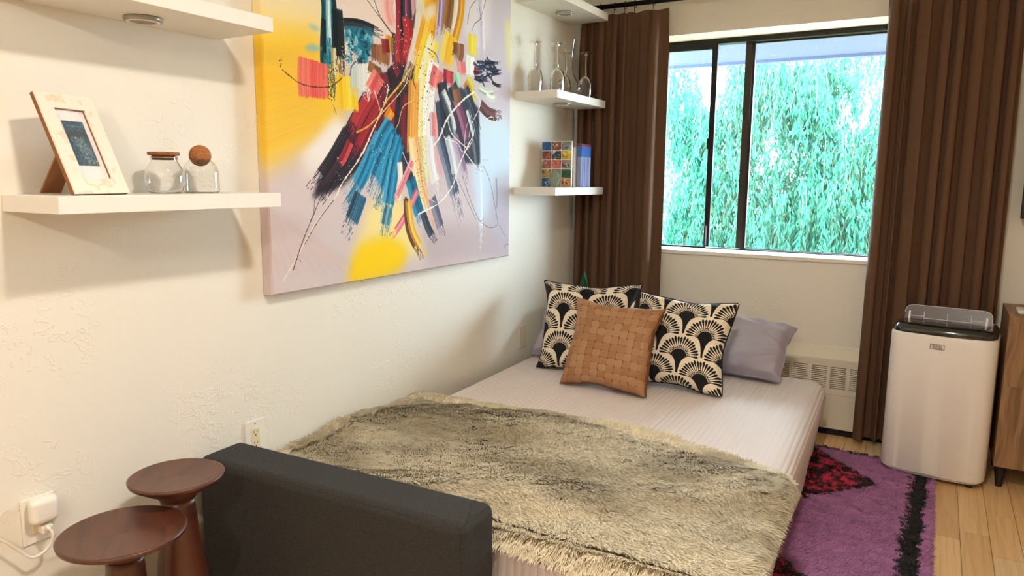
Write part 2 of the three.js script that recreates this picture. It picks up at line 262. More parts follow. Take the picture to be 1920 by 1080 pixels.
    soft(M(B, [[560, 60], [800, -20], [740, 170], [600, 310], [400, 395], [430, 300]]), '#2c2630', 8);
    brush(M(B, [[660, -20], [560, 160], [410, 385]]), 90, ['#2a2430', '#3d2f38', '#28232b'], 0.5, 0.2);
    brush(M(A, [[960, 560], [830, 780], [680, 1080]]), 120, ['#7c1f27', '#a5262f', '#54202a', '#2b1c22'], 0.3);
    brush(M(A, [[1010, 580], [960, 760], [1060, 1000]]), 80, ['#b32a33', '#8a2029', '#5a1f28'], 0.4);
    brush(M(A, [[1060, 640], [1040, 840], [1050, 1080]]), 60, ['#7a2330', '#4a2430', '#241f27'], 0.4);
    brush(M(A, [[860, 640], [760, 800], [700, 940]]), 50, ['#a62931', '#c23a3d'], 0.5);
    brush(M(B, [[650, 20], [600, 130], [570, 170]]), 30, ['#d2454a', '#8d2b33'], 0.5);
    brush(M(A, [[1010, 430], [1050, 540], [1070, 680]]), 110, ['#5a1d26', '#2a1c22', '#8a2430', '#241a20'], 0.3);
    brush(M(A, [[1160, 400], [1100, 520], [970, 680]]), 60, ['#3a2a28', '#5c3a2e', '#2a2022'], 0.4);
    brush(M(A, [[940, 500], [960, 600], [930, 700]]), 50, ['#2a2228', '#7a2830'], 0.4);
    // top stripes
    brush(M(A, [[1010, -380], [1020, 0], [1050, 260]]), 40, ['#1d1a24', '#2d2331', '#f0e4e4'], 0.2);
    brush(M(A, [[960, -60], [950, 60], [990, 220]]), 60, ['#f2b0a6', '#ee9d95', '#f6c6ba'], 0.3);
    brush(M(A, [[1075, -380], [1070, 100], [1075, 430]]), 90, ['#37262f', '#8a4a63', '#241d26', '#a72b35'], 0.25);
    brush(M(A, [[1090, 120], [1100, 300], [1075, 480]]), 50, ['#a1252e', '#c43038'], 0.4);
    brush(M(A, [[1130, -380], [1125, 0], [1140, 180]]), 34, ['#b98aa0', '#d8a5ac', '#3a2b35'], 0.3);
    brush(M(A, [[1190, 40], [1150, 140], [1140, 240]]), 30, ['#3b2a26', '#5c4033'], 0.4);
    brush(M(A, [[1025, 240], [1020, 350], [1030, 470]]), 60, ['#8b2029', '#b8303a', '#611c26'], 0.3);
    brush(M(A, [[1330, -380], [1330, 60], [1310, 260]]), 36, ['#9c7fae', '#d8c5d8', '#7e6697'], 0.4);
    brush(M(A, [[1390, -380], [1390, 0], [1355, 260]]), 60, ['#8a5a20', '#7d5022', '#a26f2a'], 0.3);
    brush(M(A, [[1430, -380], [1430, 40], [1400, 280]]), 24, ['#f3ece0', '#e8dcc8'], 0.3);
    brush(M(A, [[1465, -380], [1468, 60], [1430, 250], [1375, 440]]), 40, ['#d99a1c', '#efb422', '#c7851c'], 0.25);
    brush(M(A, [[1400, 240], [1375, 340], [1355, 480]]), 80, ['#f3c72c', '#f0b61f', '#f7dc63'], 0.35);
    // gold column
    brush(M(A, [[1270, -380], [1230, 40], [1200, 300], [1120, 620]]), 120, ['#d98f1c', '#f0a81c', '#f4bd3a', '#e7dccf'], 0.3);
    brush(M(A, [[1260, 60], [1210, 260], [1170, 420]]), 70, ['#f2b024', '#f6c84a', '#eaa01a'], 0.3);
    soft(M(A, [[1190, 60], [1290, 20], [1290, 110], [1210, 150]]), '#eee3d6', 8, 0.8);
    brush(M(A, [[1270, 250], [1200, 520], [1180, 800], [1150, 1120]]), 90, ['#f3d94a', '#f7e98f', '#f9f3d8', '#f4d53a'], 0.3);
    brush(M(A, [[1140, 560], [1130, 800], [1125, 1120]]), 60, ['#e9a13a', '#efae55', '#d98b2a'], 0.3);
    brush(M(A, [[1280, 420], [1240, 700], [1230, 1120]]), 60, ['#fbf8f2', '#f2ece6', '#ffffff'], 0.3);
    brush(M(A, [[1310, 480], [1290, 560], [1280, 640]]), 70, ['#e86a6c', '#ef8d86', '#d95a5e'], 0.4);
    brush(M(A, [[1270, 780], [1275, 950], [1270, 1120]]), 46, ['#eea4a0', '#e88a8c', '#d7c4cc'], 0.3);
    brush(M(B, [[1060, -20], [1085, 170], [1120, 360], [1200, 620]]), 60, ['#f0b070', '#f4cf8a', '#f0e3b0'], 0.5, 0.2);
    brush(M(B, [[1120, -20], [1135, 160], [1160, 330]]), 40, ['#f0e28a', '#efe9c9', '#d7cf8a'], 0.5);
    brush(M(B, [[1165, -20], [1180, 160], [1230, 400]]), 50, ['#f6f2f0', '#e9e4e8'], 0.5, 0.3);
    brush(M(B, [[1205, -20], [1220, 150], [1260, 330]]), 34, ['#e7aeb2', '#d8b9c4'], 0.6, 0.3);
    dots(A, [1220, 560], [90, 380], 90, '#2a2226', 0.8, 3.2); dots(B, [1110, 220], [40, 260], 120, '#3a3230', 0.6, 2); dots(A, [1190, 900], [50, 220], 70, '#5d4a1c', 0.6, 2);
    // teal uprights at the left
    brush(M(A, [[530, -60], [545, 60], [535, 330], [545, 700]]), 64, ['#0e2530', '#1a6c86', '#2a93ab', '#0f3a49'], 0.45);
    brush(M(A, [[538, -10], [540, 120], [552, 420]]), 18, ['#e8f1ee', '#9ad0d4'], 0.5);
    brush(M(A, [[505, 130], [508, 250], [512, 420]]), 16, ['#10161c', '#17232b'], 0.3);
    brush(M(A, [[600, 60], [615, 260], [622, 530]]), 44, ['#12181f', '#1b2229', '#0d1218'], 0.5);
    brush(M(A, [[575, 330], [580, 480], [590, 620]]), 20, ['#e4d9b4', '#b7a368'], 0.7);
    brush(M(A, [[640, 165], [760, 175], [920, 240]]), 34, ['#14191f', '#232a2f', '#50606a'], 0.4);
    soft(M(A, [[660, 190], [840, 200], [850, 320], [800, 430], [700, 350], [650, 260]]), '#1c6d86', 6);
    for (let i = 0; i < 26; i++) { const x = rr(665, 830), y = rr(200, 400); brush(M(A, [[x, y], [x + rr(-25, 25), y + rr(15, 40)], [x + rr(-40, 40), y + rr(30, 70)]]), rr(8, 22), [['#2a8ea8', '#17546b'], ['#10303d', '#1c6d86'], ['#8cc4cf', '#3fa0b8']][i % 3], 0.5, 0.2, 0.8); }
    dots(A, [680, 380], [60, 110], 150, '#f4efe2', 0.6, 2.4); dots(A, [760, 460], [110, 80], 120, '#20343c', 0.6, 2.2); dots(A, [560, 560], [50, 170], 160, '#15262c', 0.6, 2.2);
    soft(M(A, [[395, 170], [440, 172], [495, 215], [430, 212]]), '#9cc6cf', 5, 0.8); soft(M(A, [[365, 335], [425, 305], [505, 340], [430, 362]]), '#86bccb', 5, 0.85);
    // blocks
    brush(M(A, [[435, 420], [432, 560], [440, 690]]), 118, ['#ea6a60', '#e45a55', '#ee7a6c'], 0.12, 0.06);
    brush(M(A, [[668, 530], [675, 650], [680, 780]]), 92, ['#f4cb1e', '#f8d93f', '#f2c312'], 0.15, 0.08);
    brush(M(A, [[760, 440], [770, 560], [760, 690]]), 100, ['#f6f1e6', '#dfe3de', '#c9d2d0'], 0.5, 0.2);
    brush(M(A, [[900, 310], [905, 380], [900, 450]]), 90, ['#8f5a36', '#a2693f', '#7a4a2e'], 0.3);
    brush(M(A, [[870, 450], [860, 500], [850, 540]]), 60, ['#7c5034', '#93633f'], 0.5);
    brush(M(A, [[970, 250], [965, 310], [975, 390]]), 40, ['#6a7a3c', '#d98a22', '#e9a838'], 0.4);
    brush(M(A, [[935, 270], [940, 330], [945, 380]]), 36, ['#7a1f28', '#9b2a32'], 0.3);
    brush(M(A, [[895, 520], [860, 590], [820, 660]]), 60, ['#e26a62', '#d7524f', '#ef8c80'], 0.4);
    brush(M(A, [[985, 770], [960, 810], [940, 850]]), 36, ['#f0a62a', '#e68e1e'], 0.4);
    brush(M(A, [[1450, 300], [1450, 360], [1430, 430]]), 70, ['#8a5a3c', '#9c6a48', '#6d4630'], 0.4);
    brush(M(A, [[1545, 240], [1545, 320], [1545, 400]]), 60, ['#f2dd3c', '#f4e66a', '#e9cf26'], 0.35);
    brush(M(A, [[1535, 390], [1530, 470], [1528, 540]]), 56, ['#faf8f2', '#eef0ea'], 0.3);
    brush(M(A, [[1465, 430], [1470, 480], [1475, 530]]), 56, ['#e57a78', '#ee9690'], 0.35);
    brush(M(A, [[1380, 490], [1378, 540], [1380, 600]]), 64, ['#b42f3e', '#cf4a52', '#8f2433'], 0.35);
    brush(M(A, [[1575, 470], [1572, 500], [1575, 540]]), 30, ['#b5384a', '#8a2c3c'], 0.4);
    brush(M(A, [[1430, 510], [1440, 560], [1445, 610]]), 44, ['#b7e0c4', '#8cc7a0'], 0.4);
    brush(M(A, [[1500, 560], [1530, 620], [1540, 760]]), 60, ['#d7d24a', '#d99a3a', '#b9762e'], 0.4);
    // dark scribble at the right
    for (let i = 0; i < 34; i++) { const x = rr(1580, 1730), y = rr(430, 590), a = rr(-0.6, 1.4); brush(M(A, [[x - 40 * Math.cos(a), y - 40 * Math.sin(a)], [x, y + rr(0, 12)], [x + 40 * Math.cos(a), y + 30 * Math.sin(a)]]), rr(5, 14), [['#1d2233', '#3a435c'], ['#2c3348', '#59637c'], ['#20243a', '#141827']][i % 3], 0.5, 0.3, 0.8); }
    brush(M(A, [[1590, 610], [1650, 640], [1720, 620]]), 30, ['#c8d9c0', '#e6ece6', '#9fb39a'], 0.5); brush(M(A, [[1640, 660], [1680, 690], [1720, 680]]), 26, ['#eef0ea', '#cfd9cf'], 0.5);
    brush(M(A, [[1600, 730], [1660, 790], [1755, 815]]), 46, ['#5d3b3a', '#72494a', '#4a2f30'], 0.5, 0.2);
    // right dark fan
    soft(M(A, [[1330, 640], [1470, 610], [1590, 760], [1600, 1140], [1330, 1140]]), '#343a49', 5, 0.95);
    brush(M(A, [[1330, 570], [1350, 700], [1400, 900]]), 60, ['#2b3140', '#3d3240', '#20242f'], 0.4);
    brush(M(A, [[1400, 590], [1450, 720], [1480, 900]]), 60, ['#3a3f4c', '#6a4a3c', '#2a2f3b'], 0.4);
    brush(M(A, [[1490, 610], [1540, 760], [1590, 960]]), 56, ['#2c3240', '#4a5362', '#39414f'], 0.4);
    brush(M(A, [[1330, 640], [1390, 800], [1430, 1080]]), 50, ['#e9ecec', '#8a97a4', '#39414f'], 0.6);
    brush(M(A, [[1420, 700], [1470, 860], [1520, 1080]]), 70, ['#7a4560', '#a06a86', '#4a3346'], 0.5);
    brush(M(A, [[1430, 620], [1440, 680], [1450, 720]]), 50, ['#7d5640', '#94694c'], 0.4);
    brush(M(A, [[1310, 700], [1330, 900], [1340, 1120]]), 44, ['#2a303e', '#3c4556'], 0.4);
    brush(M(A, [[1520, 760], [1560, 920], [1580, 1100]]), 46, ['#39414f', '#566273', '#e6ecee'], 0.5);
    brush(M(B, [[1230, -20], [1290, 200], [1380, 560]]), 62, ['#3c465a', '#4f5a70', '#8a93a6'], 0.55, 0.3);
    brush(M(B, [[1450, -20], [1470, 100], [1480, 230]]), 34, ['#39424f', '#667080'], 0.5);
    brush(M(B, [[1320, -20], [1370, 160], [1400, 300]]), 60, ['#8a6f8c', '#b9a6bb', '#cfc3d2'], 0.6, 0.3);
    brush(M(B, [[1280, -20], [1320, 160], [1340, 330]]), 36, ['#eceff2', '#c3ccd6'], 0.6, 0.3);
    brush(M(B, [[1000, 90], [1020, 220], [1060, 330]]), 50, ['#2b2a36', '#3a3542'], 0.4);
    brush(M(B, [[1180, 380], [1220, 520], [1260, 650]]), 44, ['#5c5a72', '#8a8aa0'], 0.6, 0.3);
    // blue fan
    const blue = ['#1c76a0', '#2f9cc8', '#185f86', '#45aad2'];
    for (const [p, w] of [[[[850, -30], [760, 170], [610, 450]], 60], [[[900, -40], [840, 140], [760, 370]], 66], [[[950, -40], [900, 190], [830, 470]], 70], [[[965, 20], [920, 260], [870, 640]], 60], [[[790, 90], [740, 220], [640, 420]], 40]]) brush(M(B, p), w, blue, 0.55, 0.2);
    brush(M(B, [[700, 300], [650, 420], [590, 470]]), 30, ['#5d8aa6', '#8fb0c2', '#3f7796'], 0.8, 0.3, 0.7);
    brush(M(B, [[900, 440], [880, 540], [865, 640]]), 40, ['#3f7f9c', '#86a9b4', '#2a6684'], 0.8, 0.2, 0.8);
    brush(M(B, [[720, 360], [670, 500], [610, 650]]), 60, ['#2a5d7d', '#35708e', '#233b52'], 0.8, 0.2);
    brush(M(B, [[1040, 260], [1080, 420], [1120, 560]]), 56, ['#1b6f94', '#17587a', '#2b93b9'], 0.5, 0.2);
    brush(M(B, [[1120, 480], [1160, 590], [1210, 680]]), 34, ['#2c3444', '#3f4a5c'], 0.6, 0.2);
    brush(M(A, [[985, 860], [930, 950], [870, 1090]]), 70, blue, 0.3); brush(M(A, [[1010, 950], [990, 1030], [960, 1100]]), 50, blue, 0.3);
    brush(M(B, [[970, 150], [975, 280], [960, 400]]), 26, ['#faf6ee', '#f0e6d0'], 0.4);
    // pink darts and the brown-gold tail
    brush(M(B, [[1055, 140], [1000, 270], [935, 415]]), 26, ['#e58b94', '#d7707e', '#f0a9ae'], 0.3, 0.2);
    brush(M(B, [[1090, 330], [1010, 500], [915, 650]]), 26, ['#e07c86', '#eb9aa0', '#c96474'], 0.35, 0.2);
    brush(M(B, [[1010, 380], [1030, 600], [1120, 790]]), 26, ['#3f2a26', '#6a4634'], 0.5, 0.2);
    brush(M(B, [[1025, 400], [1055, 600], [1150, 780]]), 34, ['#e9b53a', '#f3cf6a', '#c98a2a'], 0.5, 0.2);
    // drips and flung lines
    const cream = '#f8f3e6';
    for (const [f, p, w, c] of [[A, [[960, 600], [945, 680], [900, 800], [840, 930], [780, 1075]], 6, cream], [B, [[775, 0], [700, 140], [590, 300], [560, 370]], 6, cream], [B, [[560, 370], [430, 540], [340, 700], [210, 930]], 4, '#e9dfcc'], [A, [[860, 630], [890, 730], [910, 800]], 4, cream], [A, [[1110, 480], [1040, 590], [950, 700], [900, 790]], 7, '#f3c24a'], [A, [[900, 800], [820, 880], [735, 925]], 6, '#f0b84a'], [A, [[1100, 560], [1030, 660], [940, 760], [880, 830]], 4, '#f2d9a0'], [A, [[1130, 700], [1060, 750], [1030, 860], [1010, 900]], 4, '#eecb8a'], [A, [[1560, 640], [1480, 700], [1370, 830], [1310, 970], [1260, 1030]], 8, cream], [A, [[1370, 830], [1400, 930], [1500, 1030]], 5, cream], [A, [[1560, 640], [1600, 720], [1540, 870], [1520, 960]], 4, cream], [A, [[1640, 830], [1690, 820], [1700, 860]], 5, '#efe6da'], [A, [[1330, 890], [1350, 960], [1440, 1000], [1480, 1060], [1540, 990], [1560, 900]], 4, '#f2ebe8'], [B, [[1440, 0], [1400, 80], [1350, 200], [1320, 300], [1240, 410], [1090, 495]], 6, cream], [B, [[1395, 85], [1450, 160], [1480, 200]], 5, cream], [B, [[1225, 0], [1180, 60]], 4, cream], [A, [[1540, 800], [1500, 900], [1490, 1060]], 3, '#e9eef2'], [B, [[990, 90], [1030, 180], [1060, 220]], 4, cream], [B, [[1140, 60], [1120, 240], [1160, 380], [1210, 420]], 3, '#efe6d8']]) line(M(f, p), w, c, 0.95);
    for (const [f, p, w] of [[A, [[215, 485], [330, 575], [430, 605], [560, 600], [640, 540]], 3], [A, [[690, 530], [700, 470], [730, 430]], 4], [A, [[810, 0], [890, 110], [985, 240]], 2.5], [A, [[855, -10], [900, 110], [985, 235]], 3.5], [A, [[575, 735], [595, 800]], 2], [A, [[1510, 170], [1530, 60], [1570, 0]], 2.5], [A, [[1540, 220], [1560, 170], [1600, 130], [1640, 0]], 2.5], [A, [[1590, 0], [1600, 100], [1610, 180]], 2], [A, [[1230, 335], [1290, 380], [1310, 440]], 4], [A, [[1130, 560], [1150, 620]], 5], [B, [[470, 350], [410, 490], [330, 690], [275, 860]], 3], [B, [[540, 400], [450, 520], [350, 690]], 2.5], [B, [[415, 400], [410, 480]], 2], [B, [[1380, 240], [1440, 420], [1500, 540], [1520, 520]], 2.5], [B, [[1350, 260], [1420, 420], [1470, 530]], 2], [B, [[1520, 180], [1560, 280], [1600, 480], [1610, 560], [1560, 580], [1500, 545]], 2], [B, [[1620, 560], [1660, 640]], 1.5], [B, [[1655, 715], [1665, 690], [1680, 690]], 2.5]]) line(M(f, p), w, '#2b2428', 0.85);
    dots(A, [205, 420], [20, 60], 10, '#2b2428', 1, 2.4); dots(B, [315, 790], [25, 14], 6, '#2b2428', 1.2, 3); dots(A, [1050, 300], [120, 260], 70, '#f6efe0', 0.7, 2.6); dots(A, [940, 640], [120, 90], 30, '#f6efe0', 1, 4); dots(B, [1530, 180], [60, 90], 24, '#39333a', 0.7, 2.2); dots(B, [840, 150], [120, 200], 60, '#eaf4f6', 0.6, 2); dots(B, [600, 240], [80, 130], 40, '#d8d0cc', 0.6, 2);
  });
  const bump = dataTex(256, 256, (u, v) => grey(0.5 + 0.25 * Math.sin(u * 256 * 1.57) * Math.sin(v * 256 * 1.57) + 0.25 * (vnoise(u * 64, v * 64, 64, 2) - 0.5)), false); bump.repeat.set(8, 8);
  const g = [], e = 0.0035, q = (fn) => gridGeo(8, 8, fn);
  const U = (z) => (Z0 - z) / (Z0 - Z1), Vv = (y) => (y - Y0) / (Y1 - Y0);
  const face = q((u, v) => [TH, mix(Y0 + e, Y1 - e, v), mix(Z0 - e, Z1 + e, u)]);
  const L = q((u, v) => [u * TH, mix(Y0, Y1, v), Z0 - (u > 0.94 ? e : 0)]), Rr = q((u, v) => [TH - u * TH, mix(Y0, Y1, v), Z1 + (u < 0.06 ? e : 0)]), Bt = q((u, v) => [v * TH, Y0 + (v > 0.94 ? e : 0), mix(Z0, Z1, u)]), Tp = q((u, v) => [TH - v * TH, Y1 - (v < 0.06 ? e : 0), mix(Z0, Z1, u)]);
  for (const gg of [face, L, Rr, Bt, Tp]) { const p = gg.attributes.position, uv = gg.attributes.uv; for (let i = 0; i < p.count; i++) { const d = (TH - p.getX(i)) / 1.49; let a = U(p.getZ(i)), b = Vv(p.getY(i)); if (gg === L) a += d; if (gg === Rr) a -= d; if (gg === Bt) b += d; if (gg === Tp) b -= d; uv.setXY(i, a, b); } g.push(gg); }
  for (const gg of g) gg.translate(0.002, 0, 0);
  const t = thing('abstract_painting', 'large unframed abstract canvas with yellow, blue and red strokes on wall', 'painting', [0, 0, 0]);
  part('canvas', g, phy('#ffffff', { map: tex, roughness: 0.8, specularIntensity: 0.35, bumpMap: bump, bumpScale: 0.0003, side: THREE.DoubleSide }), t);
  part('stretcher', span(0.004, TH - 0.006, Y0 + 0.01, Y1 - 0.01, Z1 + 0.01, Z0 - 0.01), std('#b08d62'), t);
}
// ---------------------------------------------------------------- floating shelves and what stands on them
const SD = 0.2334, ST = 0.039;
const shelf = (y, z0, z1, label, group) => tag(part('floating_shelf', rspan(0, SD, y - ST, y, z0, z1, 0.002), whiteShelf, scene), label, 'shelf', group);
const YL = 1.2453, YU = 1.7205, YR1 = 1.2517, YR2 = 1.7172, YR3 = 2.175;
shelf(YU, 2.5316, 3.144, 'white floating shelf above the photo frame, with round light underneath', 'floating shelves');
shelf(YL, 2.526, 3.138, 'white floating shelf carrying the photo frame and glass jars', 'floating shelves');
shelf(YR3, 0.205, 0.79, 'white floating shelf above the wine glasses beside the curtain', 'floating shelves');
shelf(YR2, 0.21, 0.797, 'white floating shelf carrying wine glasses and decanter', 'floating shelves');
shelf(YR1, 0.213, 0.797, 'white floating shelf carrying the books and glass ornament', 'floating shelves');
for (const [x, y, z, l] of [[0.087, YU, 2.819, 'round silver puck light under the shelf above the photo frame'], [0.118, YR3, 0.5, 'round silver puck light under the shelf above the wine glasses'], [0.134, YR2, 0.54, 'round silver puck light under the shelf with wine glasses']]) {
  const p = thing('puck_light', l, 'light', [x, y - ST, z], 0, 'puck lights under shelves');
  part('housing', lathe([[0, 0], [0.044, 0], [0.0455, -0.002], [0.0455, -0.007], [0.043, -0.011], [0.033, -0.011], [0.031, -0.008], [0, -0.008]], 40), std('#a9a49c', { metalness: 0.7, roughness: 0.35 }), p);
  part('trim_ring', new THREE.TorusGeometry(0.036, 0.004, 8, 40).rotateX(Math.PI / 2).translate(0, -0.0095, 0), std('#ece8e0', { roughness: 0.4 }), p);
  part('lens', cyl(0.03, 0.03, 0.002, 0, -0.009, 0, 32), std('#8e867e', { roughness: 0.5 }), p, 'unlit grey lens');
}
// photo frame
{
  const W = 0.157, H = 0.244, ph = 0.26, la = 0.396;
  const t = thing('framed_photo', 'pale marbled photo frame with blue print leaning on its easel', 'photo frame', [0.194, YL, 3.078], 0);
  // local frame: x along the base from the near bottom corner, y up the frame, z outwards
  const n = new THREE.Vector3(Math.cos(ph), 0, -Math.sin(ph)), r = new THREE.Vector3(-Math.sin(ph), 0, -Math.cos(ph)), u = n.clone().multiplyScalar(-Math.sin(la)).add(new THREE.Vector3(0, Math.cos(la), 0)), o = new THREE.Vector3().crossVectors(r, u);
  const inner = new THREE.Group(); const M = new THREE.Matrix4().makeBasis(r, u, o);
  const put = (g) => g.applyMatrix4(M.clone().setPosition(0, 0.004, 0));
  const marb = dataTex(256, 256, (a, b) => { const v = fbm(a * 5 + fbm(a * 3, b * 3, 3, 5) * 2, b * 5, 5, 60, 4), w = sstep(0.5, 0.62, v) * (1 - sstep(0.62, 0.72, v)); return [mix(236, 226, w), mix(228, 208, w), mix(210, 176, w)]; });
  marb.repeat.set(7, 7);
  const ring = (x0, x1, y0, y1, b, z0, z1) => [span(x0, x0 + b, y0, y1, z0, z1), span(x1 - b, x1, y0, y1, z0, z1), span(x0 + b, x1 - b, y0, y0 + b, z0, z1), span(x0 + b, x1 - b, y1 - b, y1, z0, z1)];
  part('frame_face', ring(0, W, 0, H, 0.036, -0.004, 0).map((g) => put(uvMetres(g))), std('#ffffff', { map: marb, roughness: 0.4 }), t, 'cream marbled face');
  part('frame_edge', ring(0.0005, W - 0.0005, 0.0005, H - 0.0005, 0.0352, -0.014, -0.0041).map(put), std('#8a5a33', { roughness: 0.6 }), t, 'brown wooden edge');
  part('mat_board', put(span(0.03, W - 0.03, 0.03, H - 0.03, -0.01, -0.0088)), std('#f4eeee'), t);
  const print = canvasTex(256, 420, (g, w, h) => {
    g.fillStyle = '#2d4a5c'; g.fillRect(0, 0, w, h);
    for (let i = 0; i < 900; i++) { const y = rnd() * h, c = y < h * 0.22 ? ['#2f6f92', '#3d7f9f', '#23506b'] : y < h * 0.36 ? ['#4a3b42', '#5a434a', '#37343f'] : ['#2f79a2', '#1e4258', '#3d3a44', '#5fa0c2']; g.fillStyle = c[i % c.length]; g.globalAlpha = 0.55; g.beginPath(); g.ellipse(rnd() * w, y, rr(3, 12), rr(2, 7), rr(0, 3), 0, 7); g.fill(); }
    g.globalAlpha = 0.9; g.strokeStyle = '#dfe9ee'; for (let i = 0; i < 230; i++) { const f = rnd(), y = h * (0.36 + 0.62 * f), x = w * (0.42 + 0.4 * f + (rnd() - 0.5) * 0.6); g.lineWidth = rr(0.8, 2.2); g.beginPath(); g.arc(x, y, rr(3, 9), rr(0, 6), rr(6, 9)); g.stroke(); }
    g.strokeStyle = '#bcd6e2'; g.lineWidth = 2; g.beginPath(); for (let i = 0; i < 30; i++) { const x = w * (0.15 + 0.026 * i); g.lineTo(x, h * 0.12 + rr(-12, 12)); } g.stroke();
  });
  part('print', put(new THREE.PlaneGeometry(W - 0.036 * 2 - 0.026, H - 0.036 * 2 - 0.062).translate(W / 2, H / 2 + 0.004, -0.0082)), std('#ffffff', { map: print, roughness: 0.35 }), t, 'blue and grey printed picture');
  part('glazing', put(span(0.034, W - 0.034, 0.034, H - 0.034, -0.0066, -0.0056)), glassMat, t);
  // easel strut from the back down to the shelf
  const top = new THREE.Vector3().addScaledVector(r, W / 2).addScaledVector(u, H * 0.62).addScaledVector(o, -0.016), foot = new THREE.Vector3().addScaledVector(r, W / 2).addScaledVector(n, -0.155); foot.y = 0.003;
  const d = foot.clone().sub(top), len = d.length(); d.normalize();
  const side = r.clone(), nn = new THREE.Vector3().crossVectors(side, d).normalize();
  const sg = box(0.056, len, 0.004).applyMatrix4(new THREE.Matrix4().makeBasis(side, d, nn).setPosition(top.clone().add(foot).multiplyScalar(0.5)));
  part('easel_strut', sg, std('#9a6234', { roughness: 0.7 }), t, 'brown card strut');
}
// two glass jars
const bamboo = std('#c89a62', { map: null, roughness: 0.6 });
{
  const j = thing('glass_jar', 'round-bellied clear glass jar with flat bamboo lid', 'jar', [0.105, YL, 2.797]);
  part('glass_body', lathe([[0, 0.0005], [0.03, 0.0005], [0.04, 0.004], [0.048, 0.022], [0.0485, 0.04], [0.044, 0.062], [0.035, 0.078], [0.032, 0.084], [0.033, 0.094], [0.032, 0.0945], [0.031, 0.094], [0.0305, 0.084], [0.0335, 0.077], [0.0425, 0.061], [0.047, 0.04], [0.0465, 0.0225], [0.039, 0.0055], [0.029, 0.002], [0, 0.002]], 48), solidGlass, j);
  const lid = part('lid', lathe([[0, 0.106], [0.037, 0.106], [0.0385, 0.1045], [0.0385, 0.099], [0.037, 0.0975], [0.029, 0.0975], [0.029, 0.086], [0, 0.086]], 40), std('#b98a55', { map: woodTex([214, 170, 116], [176, 128, 78], 20, 3, 71), roughness: 0.6 }), j, 'flat bamboo lid');
  part('seal_ring', new THREE.TorusGeometry(0.0295, 0.0015, 6, 40).rotateX(Math.PI / 2).translate(0, 0.0915, 0), std('#e6ded2', { roughness: 0.4 }), lid);
  const k = thing('glass_jar', 'straight clear glass jar topped with a round cork ball', 'jar', [0.105, YL, 2.688]);
  part('glass_body', lathe([[0, 0.0005], [0.042, 0.0005], [0.0465, 0.005], [0.0465, 0.05], [0.043, 0.068], [0.034, 0.082], [0.0272, 0.088], [0.0266, 0.0895], [0.026, 0.088], [0.033, 0.081], [0.0417, 0.0675], [0.045, 0.05], [0.045, 0.0055], [0.041, 0.002], [0, 0.002]], 48), solidGlass, k);
  const corkTex = dataTex(256, 256, (a, b) => { const v = fbm(a * 24, b * 16, 24, 77, 3), s = vnoise(a * 60, b * 40, 60, 78); const d = s > 0.82 ? 45 : 0; return [mix(178, 150, v) - d, mix(118, 90, v) - d, mix(70, 46, v) - d * 0.7]; });
  part('cork_ball', new THREE.SphereGeometry(0.0285, 32, 24).translate(0, 0.1, 0), std('#ffffff', { map: corkTex, roughness: 0.85 }), k, 'brown cork ball');
}
// wine glasses upside down, decanter
{
  const prof = [[0, 0.2445], [0.033, 0.2435], [0.034, 0.242], [0.01, 0.237], [0.0042, 0.228], [0.0038, 0.15], [0.005, 0.128], [0.02, 0.117], [0.032, 0.102], [0.0385, 0.075], [0.037, 0.04], [0.0325, 0.001], [0.0318, 0.0008], [0.0314, 0.001], [0.0359, 0.04], [0.0374, 0.075], [0.031, 0.1012], [0.0193, 0.1155], [0, 0.121]];
  const g0 = thing('wine_glass', '', 'wine glass', [0, 0, 0], 0, 'wine glasses upside down');
  part('bowl', lathe(prof.slice(6).concat(), 40), solidGlass, g0); part('stem', lathe(prof.slice(3, 7).concat([[0, 0.128]]), 16), solidGlass, g0); part('foot', lathe([[0, 0.2445], [0.033, 0.2435], [0.034, 0.242], [0.01, 0.237], [0, 0.2365]], 40), solidGlass, g0);
  const spots = [[0.062, 0.705, 'upside-down wine glass on the shelf end next to the painting'], [0.148, 0.63, 'upside-down wine glass between the decanter and the shelf end'], [0.155, 0.305, 'upside-down wine glass standing against the brown curtain'], [0.05, 0.35, 'upside-down wine glass behind the decanter by the wall']];
  spots.forEach(([x, z, l], i) => { const o = i ? g0.clone() : g0; if (i) { o.name = numbered('wine_glass'); scene.add(o); o.userData = { ...g0.userData }; } o.position.set(x, YR2, z); o.userData.label = l; });
  const d = thing('wine_decanter', 'clear glass wine decanter with slanted narrow neck among wine glasses', 'decanter', [0.135, YR2, 0.47]);
  part('vessel', (() => { const g = lathe([[0, 0.001], [0.03, 0.001], [0.056, 0.012], [0.071, 0.034], [0.071, 0.05], [0.058, 0.07], [0.038, 0.09], [0.024, 0.115], [0.0185, 0.15], [0.0185, 0.19], [0.022, 0.235], [0.028, 0.262], [0.0272, 0.2626], [0.0266, 0.262], [0.0208, 0.235], [0.0172, 0.19], [0.0172, 0.15], [0.0228, 0.1145], [0.0368, 0.0887], [0.0568, 0.0685], [0.0697, 0.0495], [0.0697, 0.0345], [0.0553, 0.0135], [0.03, 0.0025], [0, 0.0025]], 56); const p = g.attributes.position; for (let i = 0; i < p.count; i++) { const y = p.getY(i), k = sstep(0.19, 0.262, y); p.setY(i, y + k * p.getX(i) * 0.9); p.setX(i, p.getX(i) + k * 0.004); } g.computeVertexNormals(); return g; })(), solidGlass, d);
}
